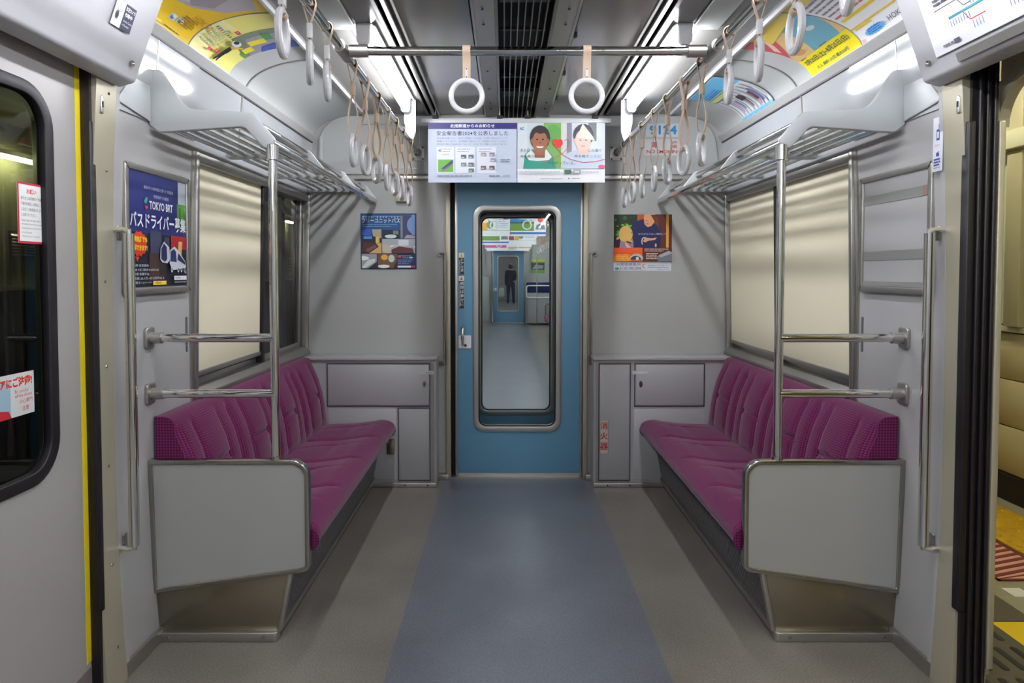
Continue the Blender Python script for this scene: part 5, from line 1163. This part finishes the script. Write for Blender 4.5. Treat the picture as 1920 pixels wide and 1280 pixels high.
def f1(p, w, h): p.rect(0, .09, .10, h, (170, 60, 50)); p.ell(.16, .25, .05, .08, (240, 206, 170)); p.rect(.11, .09, .20, .20, (226, 170, 70)); p.ell(.24, .17, .05, .06, (120, 160, 100)); p.bars(.32, .30, .2, 7, .028, .010, (150, 160, 190)); p.rect(.44, .25, .52, .30, (150, 80, 80)); p.rect(0, .085, w, .09, (140, 150, 160))
def f2(p, w, h): p.rect(0, .08, .36, h, (70, 130, 200)); p.rect(0, .08, .36, .20, (110, 150, 60)); p.rect(0, .19, .36, .215, (60, 100, 50)); p.poly([(.10, .26), (.36, .28), (.36, .24)], (206, 220, 236)); p.ell(.46, .25, .045, .045, (206, 60, 50)); p.poly([(.38, .10), (.40, .17), (.46, .19), (.52, .16), (.53, .10)], (130, 126, 136)); p.rect(0, .03, w, .06, (60, 110, 190))
def f3(p, w, h): p.bars(.02, .30, .48, 4, .06, .03, (120, 80, 96), .1, 4); p.rect(0, .02, .5, .08, (214, 90, 160))
def f4(p, w, h): p.bars(.02, .30, .48, 4, .06, .03, (90, 84, 96), .1, 9); p.rect(0, .01, w, .04, (226, 190, 120))
def f5(p, w, h): p.rect(.06, .10, .17, .24, (110, 160, 120)); p.bars(.22, .28, .26, 6, .04, .014, (110, 110, 130)); p.rect(.4, .06, .46, .12, (60, 60, 80))
def f6(p, w, h): p.rect(.02, .18, .2, .32, (110, 170, 150)); p.ell(.36, .18, .06, .10, (230, 180, 90)); p.bars(.02, .12, .26, 3, .04, .014, (120, 110, 130))
for k, (y, fa, fb_) in enumerate(((10.4, f1, f2), (13.6, f2, f1), (15.9, f3, f4), (17.55, f5, f6), (24.0, f5, f1))):
    hang(-.545, y, .54, .36, 1.884, 'hanging poster of the next cars, left one of the %s pair beyond the end door' % ORD[k], fa)
    hang(.0, y, .54, .36, 1.884, 'hanging poster of the next cars, right one of the %s pair beyond the end door' % ORD[k], fb_)
    t = thing('poster_rail', 'clip rail of the %s pair of hanging posters beyond the end door' % ORD[k], 'poster rail', (0, y, 2.26), 'poster rails of the next cars'); MB().box(-.59, .59, y + .004, y + .018, 2.24, 2.275).build('rail', M_cove, t)
# far end wall of the next car: green poster, cabinets, blue seat back with looped rail
p = Print(); p.rect(0, 0, .36, .36, (110, 170, 60)); p.rect(0, .30, .36, .36, (206, 206, 60)); p.rect(.01, .09, .35, .27, (70, 66, 80)); p.poly([(.03, .11), (.12, .23), (.33, .20), (.30, .12)], (160, 150, 176))
sheet('wall_poster', 'small green and yellow poster on the far end wall, seen through the door glass', 'poster', on_end(.60, N1 - .003, 1.31), .36, .36, M_paper, p, r=.01)
t = thing('tall_cabinet', 'tall grey cabinet at the far end of the next car, left of its door', 'cabinet', (-.9, 17.5, 0)); MB().box(-1.32, -.48, 17.45, N1 - .002, .05, 1.22).build('body', M_cab, t, bevel=.008); MB().box(-1.33, -.49, 17.44, 17.45, .10, 1.18).build('door', M_wall_end, t, bevel=.003); MB().box(-1.34, -.47, 17.42, N1 - .002, 0, .05).build('kick_strip', M_alu, t)
t = thing('priority_seat', 'dark blue seat back behind a looped chrome rail, far end of the next car', 'bench', (.9, 17.4, 0))
MB().box(.46, 1.30, 17.30, 17.42, .82, 1.08).build('backrest', M_moq_blue, t, bevel=.03, seg=3); MB().box(.50, 1.34, 17.28, N1 - .002, .05, .80).build('base', M_cab, t, bevel=.006)
MB().tube([(x, 17.2, z) for x, z in ([(1.1, .70), (.52, .70)] + [(.52 - .06 * math.sin(a * PI / 8), .76 - .06 * math.cos(a * PI / 8)) for a in range(1, 5)] + [(.46 + .06 - .06 * math.cos(a * PI / 8), .94 + .06 * math.sin(a * PI / 8)) for a in range(0, 5)] + [(1.1, 1.0)])], .019, 10).build('looped_rail', M_white, t, smooth=True)
MB().cyl((.72, 17.2, .03), (.72, 17.2, 2.0), .015, 10).build('pole', M_chrome, t, smooth=True)
# person standing in the car after next
def person(loc):
    t = thing('person', 'person seen from behind in dark jacket and navy trousers, carrying a white bag', 'person', loc)
    V = [(0, 0, .92), (0, 0, 1.12), (0, 0, 1.30), (0, 0, 1.40), (0, -.01, 1.46), (0, -.01, 1.56), (0, -.0, 1.60),
         (-.09, 0, .86), (-.10, .06, .48), (-.11, -.02, .09), (-.12, -.12, .03) ,
         (.09, 0, .86), (.10, -.08, .50), (.12, .06, .10), (.12, -.04, .03),
         (-.165, 0, 1.36), (-.20, .02, 1.12), (-.20, -.05, .88), (-.20, -.06, .80),
         (.165, 0, 1.36), (.20, .05, 1.12), (.17, -.12, 1.02), (.14, -.18, 1.0)]
    E = [(0, 1), (1, 2), (2, 3), (3, 4), (4, 5), (5, 6), (0, 7), (7, 8), (8, 9), (9, 10), (0, 11), (11, 12), (12, 13), (13, 14), (3, 15), (15, 16), (16, 17), (17, 18), (3, 19), (19, 20), (20, 21), (21, 22)]
    R = [.17, .16, .18, .12, .055, .085, .07, .105, .065, .045, .04, .095, .065, .045, .04, .07, .052, .038, .03, .07, .052, .038, .03]
    me = bpy.data.meshes.new('body'); me.from_pydata(V, E, []); o = bpy.data.objects.new('body', me); COL.objects.link(o); 
    sk = o.modifiers.new('s', 'SKIN'); 
    for i, d in enumerate(me.skin_vertices[0].data): d.radius = (R[i], R[i] * (.72 if i < 4 else 1)); d.use_root = (i == 0)
    o.modifiers.new('u', 'SUBSURF').levels = 2
    bpy.context.view_layer.update(); dg = bpy.context.evaluated_depsgraph_get(); m2 = bpy.data.meshes.new_from_object(o.evaluated_get(dg)); o.modifiers.clear(); o.data = m2; m2.materials.clear()
    for mm in (mat('skin', (206, 160, 136), .5), mat('dark_jacket', (44, 44, 56), .8), mat('navy_trousers', (40, 52, 84), .8), mat('pale_shoes', (200, 196, 190), .6)): m2.materials.append(mm)
    for pl in m2.polygons:
        z = pl.center.z; pl.material_index = 3 if z < .08 else 2 if z < .90 and abs(pl.center.x) < .2 else 0 if z > 1.43 or z < .84 else 1; pl.use_smooth = True
    o.parent = t
    hb = MB(); hb.lathe([(.001, .115), (.055, .105), (.10, .06), (.112, 0), (.105, -.06), (.08, -.11), (.001, -.11)], (0, .0, 1.575), 'z', 16).build('hair', mat('brown_hair', (70, 44, 38), .7), None, smooth=True).parent = t
    for s in (-1, 1):
        for k in range(5):
            x = (-.20 if s < 0 else .14) + (-.018 + k * .009) ; y0 = -.06 if s < 0 else -.20; z0 = .80 if s < 0 else 1.0
            MB().tube([(x, y0, z0), (x, y0 - .01, z0 - .03 - .008 * (k in (1, 2, 3))), (x + .004, y0 + .0, z0 - .055 - .01 * (k in (1, 2, 3)))], .006, 6).build('finger', bpy.data.materials['skin'], None, smooth=True).parent = t
    return t
person((.15, 27.5, 0))
t = thing('carrier_bag', 'white carrier bag in the hand of the person beyond the end doors', 'bag', (-.16, 27.49, .36))
MB().prism([(-.34, .34), (-.10, .36), (-.12, .70), (-.32, .68)], 'y', 27.42, 27.54).build('bag', M_paper, t, bevel=.02)
MB().tube([(-.28, 27.48, .68), (-.20, 27.48, .745), (-.10, 27.48, .745), (-.15, 27.48, .69)], .006, 6).build('handle', M_paper, t, smooth=True)

# ================= PLATFORM OUTSIDE THE OPEN DOOR =================
M_conc = mat('platform_concrete', (150, 146, 124), .8, noise=.25, nscale=70)
M_dgrey = mat('platform_dark_stone', (84, 80, 68), .8, noise=.12, nscale=12)
M_tile = mat('wall_tile_beige', (196, 186, 146), .3, noise=.04, nscale=4)
M_grout = mat('grout', (96, 88, 66), .8)
M_tact = mat('tactile_yellow', (206, 164, 30), .6, noise=.12, nscale=10)
M_col = mat('column_olive', (170, 166, 140), .4)
M_pale = mat('pale_green_panel', (200, 202, 182), .35, noise=.04)
P0 = -.03
pf = sroot('floor')
MB().box(1.62, 2.96, -3, 9, -.25, P0).build('platform_slab', M_conc, pf)
MB().box(1.60, 2.0, 2.64, 9, P0, P0 + .003).build('dark_stone_strip', M_dgrey, pf)
MB().box(2.11, 2.418, 3.0, 3.77, P0, P0 + .004).build('hatched_mat', mat('mat_pink', (222, 168, 152), .7), pf)
mb = None
for k in range(22):
    y = 2.97 + k * .05
    Pq = [(2.115, y), (2.413, y + .10), (2.413, y + .122), (2.115, y + .022)]
    Pq = [(a, min(max(b2, 3.005), 3.765)) for a, b2 in Pq]
    if Pq[2][1] - Pq[0][1] > .02: MB().prism(Pq, 'z', P0 + .004, P0 + .0065).build('mat_stripe', bpy.data.materials.get('mat_red') or mat('mat_red', (120, 48, 50), .7), pf)
for (a, b2, c, d) in ((2.11, 2.122, 2.99, 3.77), (2.406, 2.418, 2.99, 3.77), (2.11, 2.418, 2.99, 3.004)): MB().box(a, b2, c, d, P0 + .002, P0 + .007).build('mat_edge', bpy.data.materials['mat_red'], pf)
MB().box(2.07, 2.15, 2.84, 2.92, P0, P0 + .004).build('paper_square', M_paper, pf)
for r in range(0, 20):
    for c in range(1):
        y = 2.4 + r * .30
        tl = MB().box(2.43, 2.805, y + .003, y + .297, P0, P0 + .012).build('tactile_tile', M_tact, pf, bevel=.003)
dots = MB()
for r in range(3, 12):
    for i in range(5):
        for j in range(4):
            dots.lathe([(.014, 0), (.011, .005), (.001, .006)], (2.47 + i * .073, 2.4 + r * .30 + .045 + j * .07, P0 + .012), 'z', 6)
o = dots.build('tactile_dots', M_tact, pf); o['kind'] = 'stuff'
# gap filler with slots and yellow edge block
MB().box(1.50, 1.62, -3, 9, -.25, P0 - .004).build('platform_edge', M_dgrey, pf)
MB().prism([(1.815, 2.63), (1.815, 1.5), (2.4, 1.5), (2.4, 2.63)], 'z', P0, P0 + .004).build('yellow_block', mat('safety_yellow', (236, 200, 20), .6, noise=.06), pf)
gf = MB().prism([(1.485, 1.5), (1.81, 1.5), (1.81, 2.635), (1.485, 2.635)], 'z', P0 + .004, P0 + .012).build('gap_plate', M_dgrey, pf)
for r in range(5):
    for k in range(5):
        y = 1.72 + r * .19; x = 1.505 + k * .06
        MB().prism(rrect(x, x + .024, y, y + .145, .008, 2), 'z', P0 + .012, P0 + .0135).build('slot', M_duct, pf)
pw = sroot('wall_right')
XW = 2.93
MB().box(XW + .012, XW + .08, -3, 9, -.1, 3.0).build('wall_core', M_grout, pw)
MB().box(XW - .004, XW + .02, -3, 9, P0, P0 + .16).build('black_skirting', M_rubber, pw, bevel=.004)
tm = None
for r in range(3):
    for c in range(20):
        y = -1.2 + c * .42; z = .14 + r * .28
        if tm is None:
            tm = MB().box(XW, XW + .012, .002, .416, .002, .276).build('tile', M_tile, pw, bevel=.002, seg=1); tm.location = (0, y, z)
        else:
            o = tm.copy(); COL.objects.link(o); o.location = (0, y, z)
MB().box(XW - .03, XW + .02, -3, 9, .985, 1.02).build('ledge', M_pale, pw, bevel=.005)
for c in range(9):
    MB().box(XW + .0, XW + .012, -1.2 + c * 1.1, -1.2 + c * 1.1 + 1.09, 1.03, 2.3).build('glazed_panel', mat('pale_tile', (190, 200, 176), .15) if c == 0 else bpy.data.materials['pale_tile'], pw)
for y in (3.93, 1.2, 6.6): MB().box(XW - .06, XW + .0, y, y + .12, 1.02, 2.62).build('column', M_col, pw, bevel=.006)
MB().box(XW - .10, XW + .02, -3, 9, 2.05, 2.16).build('wall_beam', M_pale, pw, bevel=.006)
pc = sroot('ceiling'); MB().box(1.55, 2.95, -3, 9, 2.62, 2.68).build('platform_ceiling', M_pale, pc); MB().box(1.52, 1.60, -3, 9, 2.40, 2.68).build('edge_beam', M_pale, pc)
for yb in (1.0, 2.9, 4.8): MB().box(1.6, 2.85, yb, yb + .1, 2.45, 2.62).build('cross_beam', M_col, pc)
M_ttube = emis('track_tube_glow', (250, 246, 205), 45.0)
M_wtube = emis('warm_tube_glow', (255, 243, 206), 85.0)
for k, y in enumerate((-.8, 1.9, 3.9, 6.4)):
    t = thing('platform_lamp', 'warm tube lamp under the platform roof, %s along the platform' % ORD[k], 'lamp', (2.15, y, 2.56), 'lamps over the platform'); MB().box(2.09, 2.21, y - .62, y + .62, 2.585, 2.619).build('housing', M_white, t, bevel=.004); MB().cyl((2.15, y - .58, 2.56), (2.15, y + .58, 2.56), .016, 10).build('tube', M_wtube, t, smooth=True)

# ================= TRACK SIDE BEYOND THE LEFT WINDOWS =================
ow = sroot('wall_left')
M_far = mat('far_wall_beige', (150, 146, 104), .6, noise=.1, nscale=2)
M_lowd = mat('far_wall_dark', (34, 28, 28), .7, noise=.15, nscale=2)
MB().box(-6.1, -6.0, 0, 26, 1.15, 3.2).build('upper_band', M_far, ow); MB().box(-6.1, -5.98, 0, 26, -1.2, 1.15).build('lower_band', M_lowd, ow); MB().box(-6.03, -5.96, 0, 26, 1.12, 1.17).build('ledge', M_col, ow)
MB().box(-7, -1.6, 0, 26, -1.3, -1.2).build('track_bed', M_lowd, struct(sroot('ground')))
tc_ = sroot('ceiling'); MB().box(-6.1, -1.6, 0, 26, 3.1, 3.2).build('tunnel_ceiling', M_far, tc_)
cp = None
for y in (5.4, 8.05, 10.7, 13.4, 16.2, 19.6): 
    o = MB().box(-5.6, -5.35, y, y + .25, -1.2, 3.1).build('column', M_col, ow)
t = thing('wall_vent', 'grey louvred vent on the far wall, seen through the closed door glass', 'vent', (-5.99, 8.4, 1.8)); MB().box(-5.999, -5.985, 8.18, 8.66, 1.52, 1.84).build('frame', M_slat, t)
for k in range(7): MB().prism([(-5.985, 1.55 + k * .038), (-5.965, 1.545 + k * .038), (-5.985, 1.57 + k * .038)], 'y', 8.2, 8.64).build('louvre', M_kick, t)
p = Print(); p.rect(0, 0, .24, .30, (226, 222, 190)); p.rect(0, .20, .24, .30, (220, 206, 60)); p.bars(.03, .14, .18, 3, .04, .012, (150, 120, 90))
sheet('yellow_notice', 'small yellow topped notice on the far wall behind the closed door glass', 'notice', on_left(-5.98, 8.62, 1.19), .24, .30, M_paper, p)
p = Print(); p.rect(0, 0, .5, .5, (200, 190, 40)); p.bars(.05, .38, .4, 4, .09, .03, (90, 86, 40))
sheet('yellow_notice', 'yellow notice on the far wall seen through the open half of the left window', 'notice', on_left(-5.98, 18.6, 1.25), .5, .5, M_paper, p)
for k, y in enumerate((5.0, 8.1, 9.2, 11.8, 14.6, 18.3, 20.6, 23.0)):
    t = thing('tunnel_lamp', 'tube lamp high over the far wall across the track, %s along the track' % ORD[k], 'lamp', (-5.5, y, 2.66), 'lamps across the track'); MB().box(-5.86, -5.78, y - .3, y + .3, 2.69, 2.74).build('housing', M_white, t); MB().cyl((-5.82, y - .28, 2.67), (-5.82, y + .28, 2.67), .03, 8).build('tube', M_ttube, t, smooth=True)
